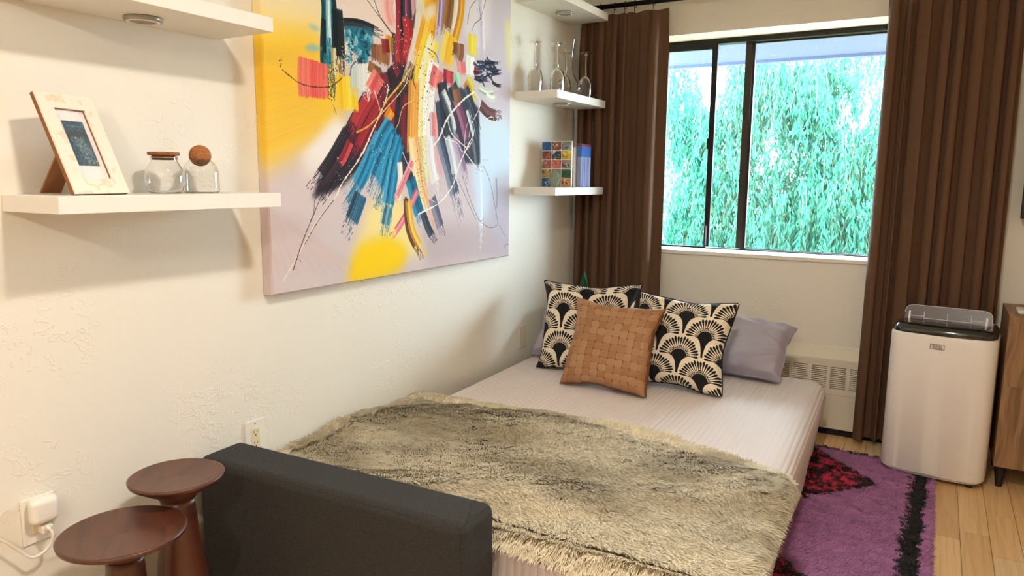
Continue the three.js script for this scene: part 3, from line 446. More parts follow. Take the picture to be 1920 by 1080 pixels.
// books and glass ornament
{
  const cover = canvasTex(400, 560, (g, w, h) => {
    g.fillStyle = '#e9e4df'; g.fillRect(0, 0, w, h);
    const pal = [['#1c4f86', '#123a66', '#2e6aa0'], ['#7a4a34', '#e8cfa2', '#512e22'], ['#6e726d', '#2a2b2c', '#b9bcb8'], ['#7d3f38', '#b07a62', '#3c2320'], ['#2b2f30', '#dfe2de', '#565d5c'], ['#c7a81a', '#7d6a1c', '#e6cf4a'], ['#a05a50', '#2a2d44', '#caa79a'], ['#c8664a', '#e79a78', '#8c3b2c'], ['#8a7a70', '#3b2c2c', '#c7b9b2'], ['#a78a52', '#d8c48c', '#5c4a2a'], ['#6b7a6c', '#8f9c8c', '#47524a'], ['#27522a', '#4f8440', '#16351c'], ['#225a92', '#1c2a44', '#dfe6ee'], ['#7c7f52', '#b3b586', '#4c4f32'], ['#c7875a', '#3c2a24', '#eecfae']];
    for (let r = 0; r < 5; r++) for (let c = 0; c < 3; c++) {
      const x = c * w / 3 + 3, y = r * h / 5 + 3, W = w / 3 - 6, H = h / 5 - 6, p = pal[r * 3 + c]; g.save(); g.beginPath(); g.rect(x, y, W, H); g.clip(); g.fillStyle = p[0]; g.fillRect(x, y, W, H);
      for (let i = 0; i < 16; i++) { g.fillStyle = p[i % 3]; g.globalAlpha = 0.75; g.beginPath(); g.ellipse(x + rnd() * W, y + rnd() * H, rr(5, 32), rr(4, 20), rr(0, 3), 0, 7); g.fill(); } g.restore();
    }
  });
  const b = thing('photo_book', 'upright book with a grid of small colour photographs on cover', 'book', [0.105, YR1, 0.53], 0.03);
  part('cover', rspan(-0.086, 0.086, 0, 0.236, -0.007, 0.007, 0.002), std('#e6e2dc', { roughness: 0.4 }), b);
  part('cover_print', new THREE.PlaneGeometry(0.169, 0.233).translate(0, 0.118, 0.0076), std('#ffffff', { map: cover, roughness: 0.3 }), b, 'grid of colour photographs');
  const stripe = canvasTex(64, 512, (g, w, h) => { g.fillStyle = '#8f97bf'; g.fillRect(0, 0, w, h); for (let i = 0; i < 60; i++) { g.fillStyle = ['#6f7ab2', '#c9cde0', '#545f9c', '#a7add0'][i % 4]; g.fillRect(rnd() * w, 0, rr(1, 4), h); } g.fillStyle = '#2f62b0'; g.fillRect(0, 30, w, 120); g.fillStyle = '#7a1f38'; g.fillRect(0, 0, w, 28); });
  const b2 = thing('blue_spined_book', 'blue and lilac spined book standing beside the photo grid book', 'book', [0.205, YR1, 0.42], 0.12);
  part('cover', rspan(-0.012, 0.012, 0, 0.225, -0.09, 0.07, 0.002), std('#6a76ae', { roughness: 0.5 }), b2);
  part('spine', new THREE.PlaneGeometry(0.0235, 0.222).translate(0, 0.1125, 0.0706), std('#ffffff', { map: stripe, roughness: 0.4 }), b2, 'striped lilac and blue spine');
  part('cover_print', new THREE.PlaneGeometry(0.158, 0.222).rotateY(Math.PI / 2).translate(0.0126, 0.1125, -0.01), std('#ffffff', { map: stripe, roughness: 0.4 }), b2);
  const b3 = thing('white_spined_book', 'thin white spined book between the photo grid book and blue book', 'book', [0.186, YR1, 0.44], 0.1);
  part('cover', rspan(-0.006, 0.006, 0, 0.205, -0.085, 0.065, 0.0015), std('#eef0f2', { roughness: 0.5 }), b3);
  part('pages', span(-0.004, 0.004, 0.004, 0.206, -0.08, 0.06), std('#e8e2d4'), b3);
  // ornament: faceted glass figure of stacked leaves
  const o = thing('glass_ornament', 'small pale green crystal ornament in front of the photo grid book', 'ornament', [0.128, YR1, 0.6]);
  const og = new THREE.IcosahedronGeometry(0.04, 2); { const p = og.attributes.position; for (let i = 0; i < p.count; i++) { const y = p.getY(i), k = 1 - 0.25 * (y / 0.04), a = Math.atan2(p.getZ(i), p.getX(i)); const w = 1 + 0.18 * Math.sin(a * 3 + y * 80); p.setXYZ(i, p.getX(i) * k * w * 0.72, Math.max(-0.04, y) * 1.15 + 0.046, p.getZ(i) * k * w * 0.42); } og.computeVertexNormals(); }
  part('figure', og, phy('#c4cfc2', { roughness: 0.12, transmission: 0.75, thickness: 0.02, ior: 1.5 }), o);
}

// ---------------------------------------------------------------- curtains and rod
const velvet = phy('#61442f', { roughness: 0.85, sheen: 0.3, sheenColor: new THREE.Color('#9a7048'), sheenRoughness: 0.5, side: THREE.DoubleSide });
{
  const ROD = 2.232, ZC = 0.115;
  const rod = thing('curtain_rod', 'black metal curtain rod above the window', 'curtain rod', [0, ROD, ZC]);
  part('pole', new THREE.CylinderGeometry(0.0125, 0.0125, 2.2, 20).rotateZ(Math.PI / 2).translate(1.13, 0, 0), blackMetal, rod);
  for (const x of [0.014, 2.2]) part('bracket', [cyl(0.006, 0.006, 0.05, x, -0.02, 0), rspan(x - 0.006, x + 0.006, -0.05, -0.038, -ZC + 0.002, 0.006, 0.002), rspan(x - 0.011, x + 0.011, -0.09, 0, -ZC, -ZC + 0.006, 0.002)], blackMetal, rod);
  const ringGeo = new THREE.TorusGeometry(0.0185, 0.0018, 6, 20).rotateY(Math.PI / 2);
  function curtain(x0, x1, folds, s, label, lean) {
    const t = thing('curtain', label, 'curtain', [0, 0, ZC]);
    seed = s; const cuts = [0]; for (let i = 0; i < folds; i++) cuts.push(cuts[i] + rr(0.35, 1.7)); const tot = cuts[folds], amp = cuts.map(() => rr(0.55, 1.15)), drift = cuts.map(() => rr(-0.6, 0.6));
    const top = ROD - 0.045, bottom = 0.03, N = folds * 22;
    const sheet = (off) => gridGeo(N, 56, (u, v) => {
      let k = 0; const f = u * tot; while (k < folds - 1 && f > cuts[k + 1]) k++;
      const a = clamp((f - cuts[k]) / (cuts[k + 1] - cuts[k]), 0, 1), down = 1 - v;                     // v = 1 at the top
      const c1 = 0.5 + 0.12 * drift[k], w1 = 0.2 + 0.06 * amp[k], sharp = Math.exp(-(((a - c1 - 0.08 * drift[k] * down) / w1) ** 2)) * 1.5 - 0.6 + 0.25 * Math.sin(a * 6.283 + drift[k] * 3) * Math.sin(Math.PI * a);
      const pinch = sstep(0.9, 1.0, v), A = 0.047 * amp[k] * (1 - 0.45 * pinch) * (0.8 + 0.3 * down) * 1;
      const xx = mix(x0, x1, u) + 0.011 * Math.sin(a * Math.PI * 4 + 1.2) * (1 - pinch * 0.5) + lean * down * (u - 0.5) + drift[k] * 0.014 * down * Math.sin(a * Math.PI);
      const hem = 0.008 * Math.sin(u * 9) * (1 - v), crown = 0.006 * Math.cos(a * Math.PI * 2) * pinch;
      return [xx, mix(bottom, top, v) + hem + crown, A * sharp + off + 0.006 * fbm(u * 8, v * 4, 4096, s)];
    });
    part('fabric', [sheet(0), sheet(-0.0025)], velvet, t);
    for (let k = 0; k < folds; k++) { const x = mix(x0, x1, (cuts[k] + (cuts[k + 1] - cuts[k]) * 0.3) / tot); part('hook', [ringGeo.clone().translate(x, ROD - 0.003, 0), cyl(0.0016, 0.0016, 0.04, x, ROD - 0.038, 0.01, 6)], blackMetal, t); }
  }
  curtain(0.03, 0.53, 7, 77, 'brown velvet curtain left of the window beside the floating shelves', 0.0);
  curtain(1.572, 2.1, 8, 91, 'brown velvet curtain right of the window behind the white air conditioner', 0.02);
}
// ---------------------------------------------------------------- radiator cover under the window
{
  const t = thing('radiator_cover', 'cream metal radiator cover with slotted grille under the window', 'radiator cover', [0, 0, 0]);
  const cream = std('#e6dccb', { roughness: 0.5 }), X0 = 0.45, X1 = 2.12, ZF = 0.05;
  part('lower_panel', rspan(X0, X1, 0.035, 0.212, 0.004, ZF - 0.004, 0.004), cream, t);
  part('gap_shade', span(X0, X1, 0, 0.033, 0.004, ZF - 0.02), std('#0e0c0b'), t, 'black strip painted as the shaded gap under the panel');  // shade of the open gap below the panel, painted as a black strip
  part('top_cap', (() => { const s = new THREE.Shape([[0, 0.385], [0.05, 0.385], [0.05, 0.4], [0.012, 0.45], [0, 0.45]].map((p) => new THREE.Vector2(...p))); return new THREE.ExtrudeGeometry(s, { depth: X1 - X0, bevelEnabled: false }).rotateY(-Math.PI / 2).translate(X1, 0, 0).scale(1, 1, 1); })(), cream, t);
  const pieces = [], P = 0.0905, B0 = 1.443 - 10 * P; const y0 = 0.244, y1 = 0.361;
  pieces.push(span(X0, X1, 0.218, y0, ZF - 0.004, ZF), span(X0, X1, y1, 0.386, ZF - 0.004, ZF));
  for (let i = 0; i <= 17; i++) { const a = Math.max(X0, B0 + i * P - (P - 0.073)), b = Math.min(X1, B0 + i * P); if (b > a) pieces.push(span(a, b, y0, y1, ZF - 0.004, ZF)); }
  part('grille_plate', pieces, cream, t);
  for (let i = 0; i < 17; i++) { const a = B0 + i * P; if (a < X0 - 0.01 || a > X1 - 0.02) continue; const s = []; for (let k = 0; k < 12; k++) { const y = y0 + (k + 0.5) * (y1 - y0) / 12; s.push(box(0.0735, 0.0056, 0.024, a + 0.0365, y - 0.0024, ZF - 0.012)); } part('louvre_block', s, cream, t); }
  part('casing', [span(X0, X0 + 0.004, 0.212, 0.386, 0.002, ZF - 0.004), span(X1 - 0.004, X1, 0.212, 0.386, 0.002, ZF - 0.004), span(X0, X1, 0.212, 0.218, 0.002, ZF - 0.004)], cream, t);
}
// ---------------------------------------------------------------- sofa bed, quilt, throw
const SOFA = [0.03, 0, 2.70], TURN = 0.035, cosT = Math.cos(TURN), sinT = Math.sin(TURN);
const toLocal = (x, z) => { const dx = x - SOFA[0], dz = z - SOFA[2]; return [dx * cosT - dz * sinT, dx * sinT + dz * cosT]; };
const weave = dataTex(256, 256, (u, v) => { const a = (Math.floor(u * 128) + Math.floor(v * 128)) % 2, k = vnoise(u * 128, v * 128, 128, 4); return grey(0.5 + 0.35 * (a ? 1 : -1) * (0.6 + 0.4 * k)); }, false); weave.repeat.set(7, 7);
const charcoalTex = dataTex(256, 256, (u, v) => { const k = vnoise(u * 128, v * 128, 128, 14), m = vnoise(u * 40, v * 128, 128, 24); const c = 32 + 32 * (k * 0.6 + m * 0.4); return [c + 1, c, c - 1]; }); charcoalTex.repeat.set(7, 7);
const charcoal = std('#ffffff', { map: charcoalTex, bumpMap: weave, bumpScale: 0.0012, roughness: 0.95 });
const QX0 = 0.09, QX1 = 1.512, QZ0 = -2.35, QZ1 = -0.205, QT = 0.362;
{
  const t = thing('sofa_bed', 'charcoal fabric sofa bed folded flat with square armrest', 'sofa bed', SOFA, TURN);
  part('armrest', uvMetres(rbox(0.915, 0.45, 0.165, 0.028, 0.4575, 0.256, -0.083, 5)), charcoal, t);
  part('seam', [tube([[0.868, 0.481, -0.12], [0.893, 0.4803, -0.07], [0.903, 0.4755, -0.04], [0.908, 0.4695, -0.02]], 0.0013, 14, 6)], std('#191817'), t, 'stitched corner seam');
  part('seat_base', rspan(QX0 + 0.03, QX1 - 0.075, 0.06, QT - 0.03, QZ0 + 0.04, QZ1 - 0.02, 0.02), charcoal, t);
  for (const [x, z] of [[0.12, -0.083], [0.85, -0.083], [0.16, -2.2], [1.4, -2.2], [1.4, -0.3]]) part('leg', cyl(0.022, 0.016, 0.07, x, 0.035, z, 16), std('#241a14'), t);
}
{
  // channel-quilted cover: the channels run along the bed
  const R = 0.075, P = 0.0225, A = 0.0032, top = QX1 - QX0 - R, arc = R * Math.PI / 2, drop = QT - R - 0.012, total = top + arc + drop;
  const prof = (s) => {                                          // s along the cross-section -> x, y, normal
    if (s < top) return [QX0 + s, QT, 0, 1];
    if (s < top + arc) { const a = (s - top) / R; return [QX1 - R + R * Math.sin(a), QT - R + R * Math.cos(a), Math.sin(a), Math.cos(a)]; }
    const d = s - top - arc; return [QX1 - 0.03 * sstep(0, drop, d), QT - R - d, 1, 0.05];
  };
  const chan = (s) => A * (Math.pow(Math.abs(Math.sin(Math.PI * s / P)), 0.55) - 0.8);
  const sag = (x, z) => 0.006 * (fbm(x * 2.2 + 3, z * 2.2 + 9, 4096, 31) - 0.5) * 2;
  const NU = Math.round(total / P * 7), NV = 64;
  const body = gridGeo(NU, NV, (u, v) => {
    const s = u * total, [x, y, nx, ny] = prof(s), zz = mix(QZ0, QZ1, v), e0 = clamp((zz - QZ0) / 0.07, 0, 1), e1 = clamp((QZ1 - zz) / 0.035, 0, 1);
    const inset = 0.07 * (1 - Math.sqrt(1 - (1 - e0) ** 2)) + 0.035 * (1 - Math.sqrt(1 - (1 - e1) ** 2)), wave = 0.006 * Math.sin(zz * 7 + 1) * sstep(top + arc, total, s), b = chan(s) + sag(x, zz) * (1 - sstep(top, top + arc, s)) + wave - inset;
    return [x + nx * b, Math.max(0.012, y + ny * b), zz];
  });
  const end = gridGeo(Math.round((QX1 - QX0 - 0.03) / P * 7), 10, (u, v) => { const x = mix(QX0, QX1 - 0.035, u); return [x, mix(QT - 0.036, 0.012, v), QZ1 + chan(x) + 0.004 * Math.sin(x * 9) * v]; });
  const far = gridGeo(40, 6, (u, v) => [mix(QX0, QX1 - 0.05, 1 - u), mix(QT - 0.07, 0.012, v), QZ0]);
  const clothBump = dataTex(128, 128, (u, v) => grey(0.5 + 0.4 * (vnoise(u * 64, v * 64, 64, 51) - 0.5)), false); clothBump.repeat.set(8, 10);
  const quilt = thing('bed_quilt', 'pale lilac-grey channel-quilted cover draped over the bed', 'quilt', SOFA, TURN);
  part('cover', [body, end, far], std('#e6dcda', { roughness: 0.9, side: THREE.DoubleSide, bumpMap: clothBump, bumpScale: 0.0008 }), quilt);
  part('edge_piping', tube(Array.from({ length: 12 }, (_, i) => [mix(QX0, QX1 - 0.05, i / 11), QT - 0.034 + 0.002 * Math.sin(i * 2.1), QZ1 + 0.004]), 0.0045, 60, 8), std('#bfb3b2', { roughness: 0.9 }), quilt);
}
{
  // faux fur throw: a folded sheet with a dense pile of strands
  const t = thing('fur_throw', 'shaggy cream and taupe faux fur throw across the foot of the bed', 'throw blanket', SOFA, TURN);
  const farPts = [[0, 1.625], [0.3, 1.6], [0.55, 1.588], [1.05, 1.6], [1.3, 1.655], [1.42, 1.7], [1.55, 1.775]];
  const farZ = (x) => { for (let i = 1; i < farPts.length; i++) if (x <= farPts[i][0]) return mix(farPts[i - 1][1], farPts[i][1], (x - farPts[i - 1][0]) / (farPts[i][0] - farPts[i - 1][0])); return 1.8; };
  const EDGE = QX1 - 0.02;
  const surf = (u, v) => {
    let x = mix(0.035, 1.535, u); const zf = farZ(x), zn = 2.468; let z = mix(zf, zn, v);
    let [lx, lz] = toLocal(x, z); lx = Math.max(0.02, lx);
    const fold = 0.016 * Math.sin(lx * 5 + lz * 9 + 2.2 * fbm(lx * 2, lz * 2, 4096, 61)) + 0.022 * (fbm(lx * 3.2, lz * 5, 4096, 62) - 0.5) * 2 + 0.012 * sstep(0.35, 0.0, Math.abs(v - 0.2 - 0.05 * Math.sin(u * 7))) ;
    let y = QT + 0.022 + Math.max(-0.004, fold);
    const over = Math.max(0, lx - EDGE), R = 0.06; if (over > 0) { const a = Math.min(1.1, over / R); y -= R * (1 - Math.cos(a)) + Math.max(0, over - R * 1.1) * 0.9; lx = EDGE + R * Math.sin(a) * 0.9; }
    const hang = Math.max(0, lz - (QZ1 - 0.012)); if (hang > 0) { y -= hang * 1.6; lz = QZ1 - 0.012 + Math.min(hang, 0.022); }
    return [lx, y, Math.min(lz, lx < 0.95 ? QZ1 + 0.012 : 9)];
  };
  part('backing', gridGeo(110, 80, surf), std('#9c8b70', { roughness: 1, side: THREE.DoubleSide }), t);
  // a tuft of six curved blades leaning along +x
  const tuft = (() => {
    const pos = [], nor = []; let s = 5; const q = () => { s = (s * 16807) % 2147483647; return s / 2147483647; };
    for (let b = 0; b < 7; b++) {
      const ox = (q() - 0.5) * 0.012, oz = (q() - 0.5) * 0.012, L = 0.022 + 0.012 * q(), a = (q() - 0.5) * 0.7, w = 0.0011, ca = Math.cos(a), sa = Math.sin(a);
      const P = [[0, 0], [0.45, 0.42], [0.8, 0.62], [1.05, 0.62]].map(([f, h]) => [ox + ca * f * L, h * L * 0.72, oz + sa * f * L]); const W = [w, w * 1.0, w * 0.75, 0.0001];
      for (let i = 0; i < 3; i++) { const p = P[i], r = P[i + 1], d0 = [-sa * W[i], 0, ca * W[i]], d1 = [-sa * W[i + 1], 0, ca * W[i + 1]]; const a0 = [p[0] - d0[0], p[1], p[2] - d0[2]], a1 = [p[0] + d0[0], p[1], p[2] + d0[2]], b0 = [r[0] - d1[0], r[1], r[2] - d1[2]], b1 = [r[0] + d1[0], r[1], r[2] + d1[2]]; pos.push(...a0, ...a1, ...b1, ...a0, ...b1, ...b0); }
    }
    const g = new THREE.BufferGeometry(); g.setAttribute('position', new THREE.BufferAttribute(new Float32Array(pos), 3)); g.computeVertexNormals(); return g;
  })();
  const N = 52000, im = new THREE.InstancedMesh(tuft, std('#ffffff', { roughness: 0.75, side: THREE.DoubleSide }), N), m = new THREE.Matrix4(), col = new THREE.Color();
  const X = new THREE.Vector3(), Yv = new THREE.Vector3(), Zv = new THREE.Vector3(), p = new THREE.Vector3(), du = new THREE.Vector3(), dv = new THREE.Vector3();
  seed = 4242;
  for (let i = 0; i < N; i++) {
    const u = clamp(rr(-0.004, 1.004), 0, 1), v = clamp(rr(-0.004, 1.004), 0, 1), e = 0.004, s0 = surf(u, v); p.set(...s0);
    du.set(...surf(Math.min(1, u + e), v)).sub(new THREE.Vector3(...surf(Math.max(0, u - e), v))); dv.set(...surf(u, Math.min(1, v + e))).sub(new THREE.Vector3(...surf(u, Math.max(0, v - e))));
    Yv.crossVectors(dv, du).normalize(); if (Yv.y < 0) Yv.negate(); if (Yv.lengthSq() < 0.5) Yv.set(0, 1, 0);
    let a = 0.9 + 3.4 * (fbm(s0[0] * 3, s0[2] * 3, 4096, 91) - 0.5) + rr(-0.45, 0.45);
    X.set(Math.cos(a), 0, Math.sin(a)); if (u > 0.96) X.set(1, -0.2, rr(-0.4, 0.4)); if (v > 0.95) X.set(rr(-0.5, 0.5), -0.3, 1); if (v < 0.04) X.set(rr(-0.6, 0.6), -0.1, -1); if (u < 0.02) X.set(-0.2, 0.3, rr(-1, 1));
    X.addScaledVector(Yv, -X.dot(Yv)).normalize(); Zv.crossVectors(X, Yv); const sc = rr(0.8, 1.35) * (v > 0.95 ? 0.75 : 1);
    m.makeBasis(X.clone().multiplyScalar(sc), Yv.clone().multiplyScalar(sc), Zv.clone().multiplyScalar(sc)).setPosition(p.x, p.y, p.z); im.setMatrixAt(i, m);
    const patch = clamp(sstep(0.36, 0.66, fbm(s0[0] * 3.2 + s0[2] * 1.1, s0[2] * 6.5, 4096, 95)) + rr(-0.25, 0.25), 0, 1);
    const k = patch, lum = rr(0.8, 1.16); im.setColorAt(i, col.setRGB(mix(0.76, 0.46, k) * lum, mix(0.67, 0.385, k) * lum, mix(0.49, 0.255, k) * lum));
  }
  im.name = 'fur_pile'; im.userData.kind = 'stuff'; im.userData.label = 'long soft fur strands'; im.castShadow = im.receiveShadow = true; t.add(im);
}
// ---------------------------------------------------------------- cushions
function cushionFn(w, h, d, o = {}) {
  const { pinch = 0.125, wr = 0.006, s = 1, power = 0.42 } = o;
  return (u, v, side) => {                                        // u, v in -1..1, side +1 front, -1 back
    const x = w / 2 * u * (1 - pinch * (1 - v * v) * Math.abs(u)) * (1 + 0.02 * Math.sin(v * 5 + s)), y = h / 2 * v * (1 - pinch * (1 - u * u) * Math.abs(v)) * (1 + 0.015 * Math.sin(u * 6 + s * 2));
    const b = Math.pow(Math.max(0, (1 - u ** 4) * (1 - v ** 4)), power), edge = Math.max(Math.abs(u), Math.abs(v));
    const wrk = wr * (fbm(u * 2.2 + s * 3.1, v * 2.2 + s, 4096, 7 + s) - 0.5) * 2 * b + wr * 0.7 * Math.sin((u * v > 0 ? u + v : u - v) * 14 + 3 * fbm(u * 3, v * 3, 4096, s)) * sstep(0.45, 0.9, edge) * b;
    return [x, y, side * (d / 2 * b + 0.0015) + wrk + (o.belly ? o.belly * (1 - v * v) : 0)];
  };
}
const cushionGeo = (f, n = 44) => [gridGeo(n, n, (u, v) => f(u * 2 - 1, v * 2 - 1, 1)), gridGeo(n, n, (u, v) => f(1 - u * 2, v * 2 - 1, -1))];
function cushion(name, label, category, mat, [w, h, d], pos, [rx, ry, rz], o = {}, group) {
  const t = thing(name, label, category, pos, 0, group); t.rotation.set(rx, ry, rz, 'YXZ');
  const f0 = cushionFn(w, h, d, o), f = (u, v, s) => { const p = f0(u, v, s); return [p[0], p[1] + h / 2, p[2]]; };
  const press = (g) => { const P = g.attributes.position, q = new THREE.Vector3(), dn = new THREE.Vector3(0, 1, 0).applyEuler(t.rotation.clone()), iq = t.quaternion.clone().invert(); const upv = new THREE.Vector3(0, 1, 0).applyQuaternion(iq); for (let i = 0; i < P.count; i++) { q.fromBufferAttribute(P, i); const y = q.clone().applyQuaternion(t.quaternion).y + pos[1]; if (y < QT + 0.0085) { q.addScaledVector(upv, QT + 0.0085 - y); P.setXYZ(i, q.x, q.y, q.z); } } g.computeVertexNormals(); return g; };
  t.updateMatrix(); part('body', cushionGeo(f).map(press), mat, t);
  const edge = []; for (let i = 0; i < 160; i++) { const q = i / 40, k = Math.floor(q), a = (q - k) * 2 - 1; edge.push(f(...[[a, -1], [1, a], [-a, 1], [-1, -a]][k], 1)); }
  return { t, f, edge, press };
}
const pipeGeo = (edge, r) => new THREE.TubeGeometry(new THREE.CatmullRomCurve3(edge.map((p) => new THREE.Vector3(p[0], p[1], 0)), true), 200, r, 6, true);
{
  // fan print: rows of black fans with tails on cream, half-drop
  const fan = (g, x, y, R) => {
    g.fillStyle = g.strokeStyle = '#0c0b10'; g.lineCap = 'round';
    for (let k = 0; k <= 18; k++) {
      const a = Math.PI * (1.02 + 0.96 * k / 18), c = Math.cos(a), s = Math.sin(a), r0 = R * 0.47, r1 = R * (0.98 + 0.03 * Math.sin(k * 2)), w = R * 0.058;
      g.beginPath(); g.moveTo(x + c * r0, y + s * r0); g.lineTo(x + c * r1 * 0.86 - s * w, y + s * r1 * 0.86 + c * w); g.quadraticCurveTo(x + c * r1 * 1.06, y + s * r1 * 1.06, x + c * r1 * 0.86 + s * w, y + s * r1 * 0.86 - c * w); g.closePath(); g.fill();
      g.lineWidth = R * 0.03; g.beginPath(); g.moveTo(x + c * R * 0.3, y + s * R * 0.3); g.lineTo(x + c * r0 * 1.1, y + s * r0 * 1.1); g.stroke();
    }
    g.beginPath(); g.moveTo(x, y - R * 0.56); g.bezierCurveTo(x + R * 0.08, y - R * 0.34, x + R * 0.36, y - R * 0.36, x + R * 0.52, y - R * 0.02); g.bezierCurveTo(x + R * 0.25, y + R * 0.06, x + R * 0.1, y + R * 0.2, x + R * 0.05, y + R * 0.82);
    g.lineTo(x - R * 0.05, y + R * 0.82); g.bezierCurveTo(x - R * 0.1, y + R * 0.2, x - R * 0.25, y + R * 0.06, x - R * 0.52, y - R * 0.02); g.bezierCurveTo(x - R * 0.36, y - R * 0.36, x - R * 0.08, y - R * 0.34, x, y - R * 0.56); g.fill();
    g.beginPath(); g.ellipse(x, y + R * 0.85, R * 0.055, R * 0.09, 0, 0, 7); g.fill();
    g.beginPath(); g.ellipse(x, y - R * 0.01, R * 0.47, R * 0.43, 0, Math.PI, 0); g.closePath(); g.fill();
    g.strokeStyle = '#f1e2c6'; g.lineWidth = R * 0.02; for (let k = 0; k < 13; k++) { const a = Math.PI * (1.05 + 0.9 * k / 12); g.beginPath(); g.ellipse(x + Math.cos(a) * R * 0.42, y + Math.sin(a) * R * 0.39, R * 0.06, R * 0.035, a, 0, 7); g.stroke(); }
  };
  const printTex = (ox, oy) => canvasTex(900, 900, (g, w, h) => { g.fillStyle = '#f3e6cd'; g.fillRect(0, 0, w, h); const R = 198, sx = 424, sy = 200; for (let r = -1; r < 6; r++) for (let c = -1; c < 4; c++) fan(g, ox + c * sx + (r % 2 ? sx / 2 : 0), oy + r * sy, R); });
  const linen = (t) => std('#ffffff', { map: t, roughness: 0.9, bumpMap: weave, bumpScale: 0.0004 });
  const blackPipe = std('#0d0c10', { roughness: 0.8 });
  const a = cushion('fan_print_cushion', 'black and cream fan print cushion nearest the wall, behind brown cushion', 'cushion', linen(printTex(230, 300)), [0.49, 0.45, 0.15], [0.43, QT + 0.002, 0.85], [-0.3, 0.15, 0.01], { s: 2 }, 'fan print cushions'); part('piping', a.press(pipeGeo(a.edge, 0.004)), blackPipe, a.t);
  const b = cushion('fan_print_cushion', 'black and cream fan print cushion beside the grey pillow, behind brown cushion', 'cushion', linen(printTex(90, 190)), [0.465, 0.43, 0.15], [0.875, QT + 0.002, 0.895], [-0.36, -0.02, -0.04], { s: 5 }, 'fan print cushions'); part('piping', b.press(pipeGeo(b.edge, 0.004)), blackPipe, b.t);
  const lilac = std('#aca6b4', { roughness: 0.85, bumpMap: weave, bumpScale: 0.0003 });
  const p1 = cushion('grey_pillow', 'lilac-grey pillow at the window side of the fan print cushions', 'pillow', lilac, [0.62, 0.3, 0.2], [0.985, QT + 0.03, 0.56], [-0.75, -0.05, -0.03], { s: 9, wr: 0.02, pinch: 0.06, power: 0.36 }, 'grey pillows'); part('seam', p1.press(pipeGeo(p1.edge, 0.003)), lilac, p1.t);
  const p2 = cushion('grey_pillow', 'lilac-grey pillow against the wall, mostly hidden by fan print cushion', 'pillow', lilac, [0.6, 0.3, 0.18], [0.37, QT + 0.03, 0.68], [-0.75, 0.1, 0.02], { s: 12, wr: 0.012, pinch: 0.05, power: 0.36 }, 'grey pillows'); part('seam', p2.press(pipeGeo(p2.edge, 0.003)), lilac, p2.t);
  // woven leather cushion: strips crossing over and under, each visible patch a piece
  const leatherTex = dataTex(256, 256, (u, v) => { const k = fbm(u * 8, v * 8, 8, 33, 4), f = vnoise(u * 90, v * 90, 90, 34); return [mix(152, 184, k) + 10 * f, mix(113, 141, k) + 8 * f, mix(80, 103, k) + 6 * f]; });
  const leather = (c) => std(c, { map: leatherTex, roughness: 0.62 });
  const tones = ['#ffffff', '#f6ede4', '#efe2d4', '#fff6ec', '#e8d8c8'].map(leather);
  const c = cushion('woven_leather_cushion', 'tan woven leather cushion leaning in front of fan print cushions', 'cushion', leather('#b8977a'), [0.425, 0.415, 0.13], [0.625, QT, 1.085], [-0.42, 0.02, -0.03], { s: 3, wr: 0.005 });
  const NX = 11, NY = 12; seed = 99;
  for (let j = 0; j < NY; j++) for (let i = 0; i < NX; i++) {
    const hz = (i + j) % 2, u0 = -0.975 + 1.95 * i / NX, u1 = -0.975 + 1.95 * (i + 1) / NX, v0 = -0.975 + 1.95 * j / NY, v1 = -0.975 + 1.95 * (j + 1) / NY, gx = hz ? -0.006 : 0.0045, gy = hz ? 0.0045 : -0.006, lift = hz ? 0.0012 : 0.0017, ju = rr(-0.006, 0.006), jv = rr(-0.006, 0.006);
    const g = gridGeo(4, 4, (a, b) => { const u = mix(u0 + gx, u1 - gx, a) + ju, v = mix(v0 + gy, v1 - gy, b) + jv, p = c.f(clamp(u, -0.99, 0.99), clamp(v, -0.99, 0.99), 1), q = hz ? a : b, w = hz ? b : a, e = Math.sin(Math.PI * q); const dz = lift + 0.0012 * e - (w < 0.01 || w > 0.99 ? 0.001 : 0) - (q < 0.01 || q > 0.99 ? 0.0012 : 0); return [p[0], p[1], p[2] + dz]; });
    part('leather_patch', c.press(g), tones[Math.floor(rnd() * 5)], c.t);
  }
}
// ---------------------------------------------------------------- mushroom side tables
{
  const walnut = woodTex([92, 50, 35], [62, 31, 20], 12, 1.5, 80), mat = phy('#ffffff', { map: walnut, roughness: 0.38, clearcoat: 0.25, clearcoatRoughness: 0.35 });
  function table(label, x, z, h, R, turn) {
    const t = thing('side_table', label, 'side table', [x, 0, z], turn, 'mushroom side tables');
    const top = lathe([[0, h - 0.008], [R * 0.8, h - 0.006], [R - 0.006, h - 0.001], [R, h - 0.004], [R - 0.002, h - 0.012], [R * 0.72, h - 0.032], [R * 0.45, h - 0.05], [0.045, h - 0.062], [0, h - 0.062]], 72);
    part('table_top', uvMetres(top, 3.2), mat, t);
    part('stem', uvMetres(lathe([[0, h - 0.056], [0.043, h - 0.06], [0.041, h - 0.08], [0.046, h - 0.16], [0.058, h * 0.55], [0.076, h * 0.25], [0.088, 0.02], [0.088, 0.004], [0.085, 0], [0, 0]], 56), 4, 1), mat, t);
  }
  table('taller round walnut mushroom table next to the charcoal armrest', 0.203, 2.882, 0.53, 0.116, 0.5);
  table('lower and wider round walnut mushroom table by the wall charger', 0.268, 3.072, 0.475, 0.138, 0.9);
}
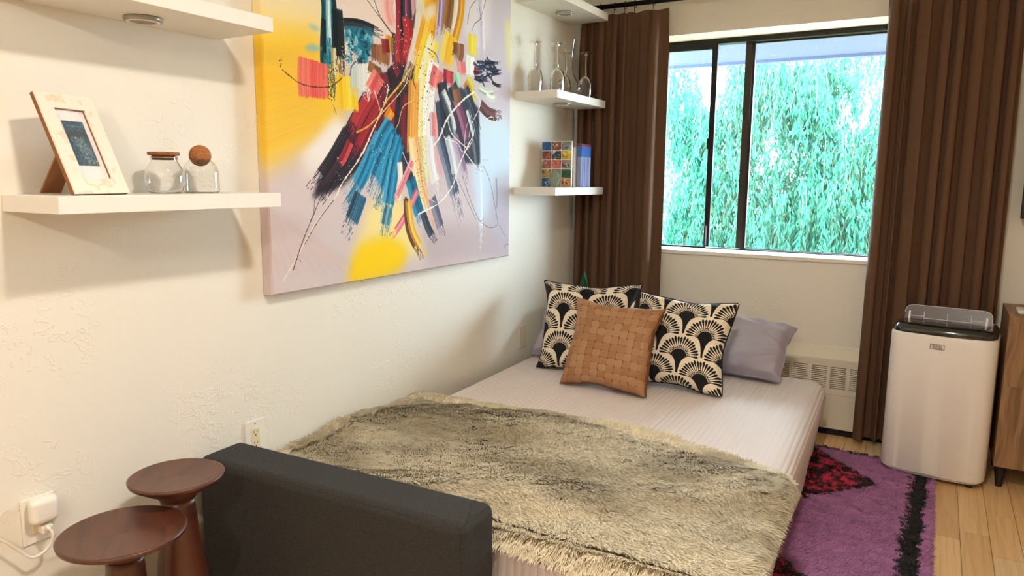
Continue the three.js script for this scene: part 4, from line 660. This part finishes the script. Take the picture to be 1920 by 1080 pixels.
// ---------------------------------------------------------------- outlets, charger, cord
{
  const plastic = phy('#f1ece2', { roughness: 0.35 }), ivory = phy('#e9dcb9', { roughness: 0.4 }), hole = std('#1a1410');
  function outlet(label, y, z, w, h, face, mat = plastic) {
    const t = thing('wall_outlet', label, 'outlet', [0, y, z], 0); part('plate', rspan(0, 0.006, -h / 2, h / 2, -w / 2, w / 2, 0.0025), mat, t);
    if (face) { const r = part('receptacle', rspan(0.004, 0.008, -0.034, 0.034, -0.0165, 0.0165, 0.001), ivory, t, 'ivory receptacle'); for (const s of [-1, 1]) part('slots', [span(0.0075, 0.0084, s * 0.018, s * 0.018 + 0.009, 0.005, 0.0068), span(0.0075, 0.0084, s * 0.018 + 0.001, s * 0.018 + 0.008, -0.0068, -0.005), cyl(0.0024, 0.0024, 0.001, 0, 0, 0, 10).rotateZ(Math.PI / 2).translate(0.008, s * 0.018 - 0.006, 0)], hole, r); part('screw', cyl(0.003, 0.003, 0.0015, 0, 0, 0, 10).rotateZ(Math.PI / 2).translate(0.0065, h / 2 - 0.012, 0), std('#b8ae9c', { metalness: 0.6, roughness: 0.4 }), t); }
    return t;
  }
  outlet('white wall outlet with ivory sockets just above the charcoal armrest', 0.457, 2.461, 0.078, 0.122, true);
  outlet('white wall outlet plate holding the square charger', 0.457, 3.122, 0.078, 0.116, true);
  outlet('plain cream wall plate beside the hidden grey pillow', 0.47, 0.697, 0.074, 0.118, false, phy('#e4dac6', { roughness: 0.5 }));
  const c = thing('square_charger', 'white rounded square charger plugged into the wall outlet', 'charger', [0.008, 0.486, 3.121]);
  part('body', rbox(0.034, 0.066, 0.066, 0.016, 0.019, 0, 0, 6), phy('#f3efe8', { roughness: 0.3 }), c);
  part('base_plate', rbox(0.008, 0.05, 0.05, 0.003, 0.004, 0, 0), plastic, c);
  const k = thing('power_cord', 'white power cord plugged in below the square charger', 'cord', [0.008, 0.436, 3.118]);
  part('plug', rbox(0.03, 0.022, 0.026, 0.006, 0.015, 0, 0), plastic, k);
  const lp = (px, py, x) => { const p = hit(px, py, 'x', x); return [p.x - 0.008, p.y - 0.436, p.z - 3.118]; };
  part('strain_relief', tube([[0.028, 0, 0], lp(88, 988, 0.042), lp(95, 992, 0.05)], 0.0055, 12, 10), plastic, k);
  part('cable', tube([lp(93, 991, 0.048), lp(99, 1000, 0.055), lp(95, 1020, 0.05), lp(78, 1038, 0.045), lp(60, 1045, 0.04), lp(40, 1035, 0.035), lp(0, 1012, 0.035), lp(-70, 1000, 0.03), lp(-150, 1040, 0.02)], 0.0036, 80, 8), plastic, k);
}
// ---------------------------------------------------------------- shag rug
{
  const t = thing('shag_rug', 'purple shag rug with black stripe and pink-black triangles beside the bed', 'rug', [0, 0, 0]);
  const X0 = 0.75, X1 = 1.925, Z0 = 0.275, Z1 = 2.75, far = (x) => Z0 + 0.11 * (x - 1.46);
  part('backing', gridGeo(20, 20, (u, v) => { const x = mix(X0, X1, u); return [x, 0.004, mix(far(x), Z1, v)]; }), std('#6b3f66', { roughness: 1, side: THREE.DoubleSide }), t);
  const tuft = (() => {
    const pos = []; let s = 9; const q = () => { s = (s * 16807) % 2147483647; return s / 2147483647; };
    for (let b = 0; b < 6; b++) { const ox = (q() - 0.5) * 0.01, oz = (q() - 0.5) * 0.01, L = 0.016 + 0.008 * q(), a = q() * 1.2 - 0.6, w = 0.0016, ca = Math.cos(a), sa = Math.sin(a); const P = [[0, 0], [0.4, 0.5], [0.85, 0.62]].map(([f, h]) => [ox + ca * f * L, h * L * 0.75, oz + sa * f * L]), W = [w, w, w * 0.5]; for (let i = 0; i < 2; i++) { const p = P[i], r = P[i + 1], A = [p[0] + sa * W[i], p[1], p[2] - ca * W[i]], B = [p[0] - sa * W[i], p[1], p[2] + ca * W[i]], C = [r[0] - sa * W[i + 1], r[1], r[2] + ca * W[i + 1]], D = [r[0] + sa * W[i + 1], r[1], r[2] - ca * W[i + 1]]; pos.push(...A, ...B, ...C, ...A, ...C, ...D); } }
    const g = new THREE.BufferGeometry(); g.setAttribute('position', new THREE.BufferAttribute(new Float32Array(pos), 3)); g.computeVertexNormals(); return g;
  })();
  const N = 30000, im = new THREE.InstancedMesh(tuft, std('#ffffff', { roughness: 0.85, side: THREE.DoubleSide }), N), m = new THREE.Matrix4(), e = new THREE.Euler(), q = new THREE.Quaternion(), sc = new THREE.Vector3(), v = new THREE.Vector3(), col = new THREE.Color();
  seed = 808;
  const cells = (x, z) => vnoise(x * 52, z * 62, 4096, 71);
  for (let i = 0; i < N; i++) {
    const x = rr(1.3, X1 - 0.003), z = rr(far(x) + 0.003, 2.3), mid = 1.872 - 0.022 * (z - 0.5) + 0.008 * (vnoise(z * 14, 3, 4096, 72) - 0.5), half = 0.022 + 0.01 * vnoise(z * 30, 9, 4096, 73);
    let c;
    const zz = Math.abs(((z - 0.655 + 0.56) % 1.12 + 1.12) % 1.12 - 0.56), tri = (1.716 - x) * 1.14 - zz;
    if (Math.abs(x - mid) < half) c = [0.012, 0.011, 0.013];
    else if (z < far(x) + 0.012) c = [0.015, 0.012, 0.014];
    else if (tri > 0) c = tri < 0.018 || cells(x, z) < 0.47 ? [0.014, 0.01, 0.012] : [0.62, 0.03, 0.09];
    else { const k = 0.75 + 0.5 * fbm(x * 9, z * 26, 4096, 74) + rr(-0.12, 0.12), w = fbm(x * 2, z * 2.5, 4096, 75); c = [mix(0.43, 0.38, w) * k, mix(0.18, 0.15, w) * k, mix(0.36, 0.37, w) * k]; }
    const black = c[0] < 0.02;
    e.set(rr(-0.15, 0.15), black ? rr(0, 6.28) : rr(-0.5, 0.5) + 0.35, rr(-0.15, 0.15)); q.setFromEuler(e); const s = rr(0.8, 1.25) * (black ? 1.15 : 1); m.compose(v.set(x, 0.004, z), q, sc.set(s, s, s)); im.setMatrixAt(i, m); im.setColorAt(i, col.setRGB(...c));
  }
  im.name = 'pile'; im.userData.kind = 'stuff'; im.userData.label = 'long woollen pile'; im.castShadow = im.receiveShadow = true; t.add(im);
}
// ---------------------------------------------------------------- portable air conditioner
{
  const t = thing('portable_air_conditioner', 'white portable air conditioner with black top on the rug', 'air conditioner', [1.922, 0, 0.333], -0.11);
  const W = 0.402, D = 0.262, Hh = 0.65;
  const plan = (w, d, rf, rb) => { const s = new THREE.Shape(), a = w / 2, b = d / 2; s.moveTo(-a + rf, -b); s.bezierCurveTo(-a * 0.3, -b - 0.012, a * 0.3, -b - 0.012, a - rf, -b); s.quadraticCurveTo(a, -b, a, -b + rf); s.lineTo(a, b - rb); s.quadraticCurveTo(a, b, a - rb, b); s.lineTo(-a + rb, b); s.quadraticCurveTo(-a, b, -a, b - rb); s.lineTo(-a, -b + rf); s.quadraticCurveTo(-a, -b, -a + rf, -b); return s; };
  // shape y points to the back after the turn
  const up = (s, h, y, bevel) => new THREE.ExtrudeGeometry(s, { depth: h - 2 * bevel, bevelEnabled: true, bevelThickness: bevel, bevelSize: bevel, bevelOffset: -bevel, bevelSegments: 4, curveSegments: 14 }).rotateX(-Math.PI / 2).translate(0, y + bevel, 0);
  const white = phy('#eee7e2', { roughness: 0.38 });
  const bodyGeo = toCreasedNormals(up(plan(W, D, 0.075, 0.05), Hh - 0.028, 0.028, 0.012), 0.7);
  { const p = bodyGeo.attributes.position; for (let i = 0; i < p.count; i++) { const y = p.getY(i), k = 1 + 0.012 * Math.sin(Math.PI * clamp(y / Hh, 0, 1)); p.setX(i, p.getX(i) * k); p.setZ(i, p.getZ(i) * k); } bodyGeo.computeVertexNormals(); }
  part('housing', toCreasedNormals(bodyGeo, 0.6), white, t);
  part('base_tray', up(plan(W - 0.03, D - 0.03, 0.07, 0.05), 0.016, 0.018, 0.003), std('#d9d2cc', { roughness: 0.5 }), t);
  const top = up(plan(W - 0.012, D - 0.012, 0.075, 0.05), 0.068, Hh - 0.03, 0.032);
  { const p = top.attributes.position; for (let i = 0; i < p.count; i++) if (p.getY(i) > Hh) p.setY(i, p.getY(i) + 0.004 * sstep(0.11, -0.03, p.getZ(i))); top.computeVertexNormals(); }
  part('control_panel', toCreasedNormals(top, 0.9), phy('#0e1413', { roughness: 0.16, clearcoat: 0.8, clearcoatRoughness: 0.08 }), t, 'glossy black top panel');
  const fs = new THREE.Shape(), fw = 0.166, fh = 0.066; fs.moveTo(-fw, 0); fs.lineTo(fw, 0); fs.lineTo(fw, fh - 0.035); fs.quadraticCurveTo(fw, fh, fw - 0.035, fh); fs.lineTo(-fw + 0.035, fh); fs.quadraticCurveTo(-fw, fh, -fw, fh - 0.035); fs.closePath();
  const lean = (g) => g.rotateX(-0.25).translate(0, Hh + 0.034, -0.02);
  const flap = part('air_flap', lean(new THREE.ExtrudeGeometry(fs, { depth: 0.004, bevelEnabled: false, curveSegments: 10 })), phy('#8b8388', { roughness: 0.25, transmission: 0.55, thickness: 0 }), t, 'smoky translucent flap');
  const edgeCurve = fs.getPoints(10).slice(1).map((p) => [p.x, p.y, 0.002]);
  part('flap_rim', lean(tube([...edgeCurve.slice(0, -1)], 0.0022, 90, 6)), phy('#d8d2d4', { roughness: 0.3 }), flap);
  part('vane_line', [[-0.145, 0.018, -0.09], [-0.09, 0.01, 0.09], [0.09, 0.018, 0.145]].map(([a, y, b]) => lean(box(b - a, 0.002, 0.003, (a + b) / 2, y, 0.006))).concat([-0.09, 0, 0.09].map((x) => lean(box(0.0018, 0.03, 0.003, x, 0.026, 0.006)))), phy('#e6e0e2', { roughness: 0.35 }), flap);
  for (const x of [-0.147, 0.147]) part('clip', lean(rbox(0.009, 0.036, 0.01, 0.002, x, 0.02, 0.006)), phy('#f0eaea', { roughness: 0.35 }), t, 'white flap clip');
  const badge = canvasTex(256, 110, (g, w, h) => { g.clearRect(0, 0, w, h); g.strokeStyle = '#57504c'; g.lineWidth = 8; g.strokeRect(6, 6, w - 12, h - 12); g.fillStyle = '#57504c'; g.font = 'bold 46px sans-serif'; g.textAlign = 'center'; g.textBaseline = 'middle'; g.fillText('BLACK+', w / 2, 35, w - 36); g.fillText('DECKER', w / 2, 77, w - 36); });
  part('badge', new THREE.PlaneGeometry(0.055, 0.0237).translate(-0.012, 0.603, D / 2 * 1.012 + 0.0105), new THREE.MeshStandardMaterial({ map: badge, transparent: true, roughness: 0.5 }), t, 'small outlined maker badge');
  for (const [x, z] of [[-0.15, -0.09], [0.15, -0.09], [-0.15, 0.09], [0.15, 0.09]]) { const c = part('caster', new THREE.CylinderGeometry(0.014, 0.014, 0.022, 18).rotateZ(Math.PI / 2).translate(x, 0.0145, z), std('#121212', { roughness: 0.5 }), t); part('caster_fork', rspan(x - 0.014, x + 0.014, 0.014, 0.03, z - 0.012, z + 0.012, 0.002), std('#1a1a1a'), c); }
}
// ---------------------------------------------------------------- cabinet, small device, television
{
  const X0 = 2.142, X1 = 3.5, ZF = 0.4, Y0 = 0.1, Y1 = 0.752;
  const oak = woodTex([160, 124, 88], [108, 78, 52], 22, 1.2, 90), mat = std('#ffffff', { map: oak, roughness: 0.5 });
  const t = thing('wooden_cabinet', 'brown oak cabinet on black legs beside the air conditioner', 'cabinet', [0, 0, 0]);
  part('carcass', uvMetres(rspan(X0, X1, Y0, Y1, 0.02, ZF - 0.018, 0.002), 2.2), mat, t);
  for (let k = 0; k < 3; k++) { const w = (X1 - X0) / 3, d = part('door', uvMetres(rspan(X0 + k * w + (k ? 0.0015 : 0), X0 + (k + 1) * w - 0.0015, Y0, Y1 - 0.002, ZF - 0.017, ZF, 0.0015), 2.2), mat, t); part('handle', rspan(X0 + (k + 1) * w - 0.02, X0 + (k + 1) * w - 0.012, 0.42, 0.56, ZF, ZF + 0.014, 0.003), blackMetal, d); }
  for (const [x, z] of [[X0 + 0.03, ZF - 0.05], [X1 - 0.05, ZF - 0.05], [X0 + 0.03, 0.08], [X1 - 0.05, 0.08]]) part('leg', cyl(0.024, 0.012, 0.1, 0, 0.05, 0, 12).translate(x, 0, z), std('#17130f', { roughness: 0.5 }), t);
  const d = thing('white_device_stand', 'white slab with black upright on top of the wooden cabinet', 'device', [2.255, Y1, 0.275]);
  part('base', rspan(-0.08, 0.08, 0, 0.016, -0.055, 0.055, 0.004), phy('#ece7df', { roughness: 0.4 }), d);
  part('upright', rspan(-0.055, 0.06, 0.016, 0.075, -0.025, 0.01, 0.004), std('#121110', { roughness: 0.5 }), d, 'black upright body');
  const tv = thing('wall_television', 'black flat television mounted above the wooden cabinet', 'television', [2.168, 1.14, 0.05]);
  part('bezel', rspan(0, 1.1, 0, 0.64, 0, 0.035, 0.004), std('#0b0b0c', { roughness: 0.4 }), tv);
  part('screen', span(0.01, 1.09, 0.012, 0.63, 0.0345, 0.036), phy('#060607', { roughness: 0.12 }), tv);
  part('wall_bracket', span(0.4, 0.7, 0.2, 0.45, -0.05, 0), blackMetal, tv);
}
// ---------------------------------------------------------------- plant in the corner behind the cushions
{
  const t = thing('potted_plant', 'dark green broad-leaved plant in the corner behind the fan print cushion', 'plant', [0.185, 0, 0.25]);
  part('pot', lathe([[0, 0.002], [0.05, 0.002], [0.06, 0.2], [0.064, 0.205], [0.057, 0.205], [0.054, 0.18], [0, 0.18]], 32), std('#4a4540', { roughness: 0.7 }), t);
  part('soil', cyl(0.053, 0.053, 0.01, 0, 0.185, 0), std('#2a1d14'), t);
  const gm = ['#1d4a30', '#3f8a60', '#2a5c3c'].map((c) => std(c, { roughness: 0.45, side: THREE.DoubleSide }));
  [[-0.03, 0.77, 0.03, 0, 0.05], [-0.035, 0.785, -0.01, 1, 0.036], [-0.06, 0.7, 0.03, 2, 0.012], [0.035, 0.7, 0.03, 0, 0.012], [0.01, 0.66, 0.05, 2, 0.03], [-0.02, 0.68, 0.06, 0, 0.036]].forEach(([x, y, z, k, w], i) => {
    part('leaf', gridGeo(6, 14, (u, v) => { const a = (u - 0.5) * 2, wd = w * Math.pow(Math.sin(Math.PI * clamp(0.08 + v * 0.92, 0, 1)), 0.6) * (0.3 + 0.7 * v); return [x * v + a * wd, mix(0.185, y, v), z * v + 0.35 * wd * a * a + 0.008 * Math.sin(v * 6 + i)]; }), gm[k], t);
  });
}
scene.traverse((o) => { if (o.isMesh) o.castShadow = o.receiveShadow = true; });
renderer.render(scene, camera);
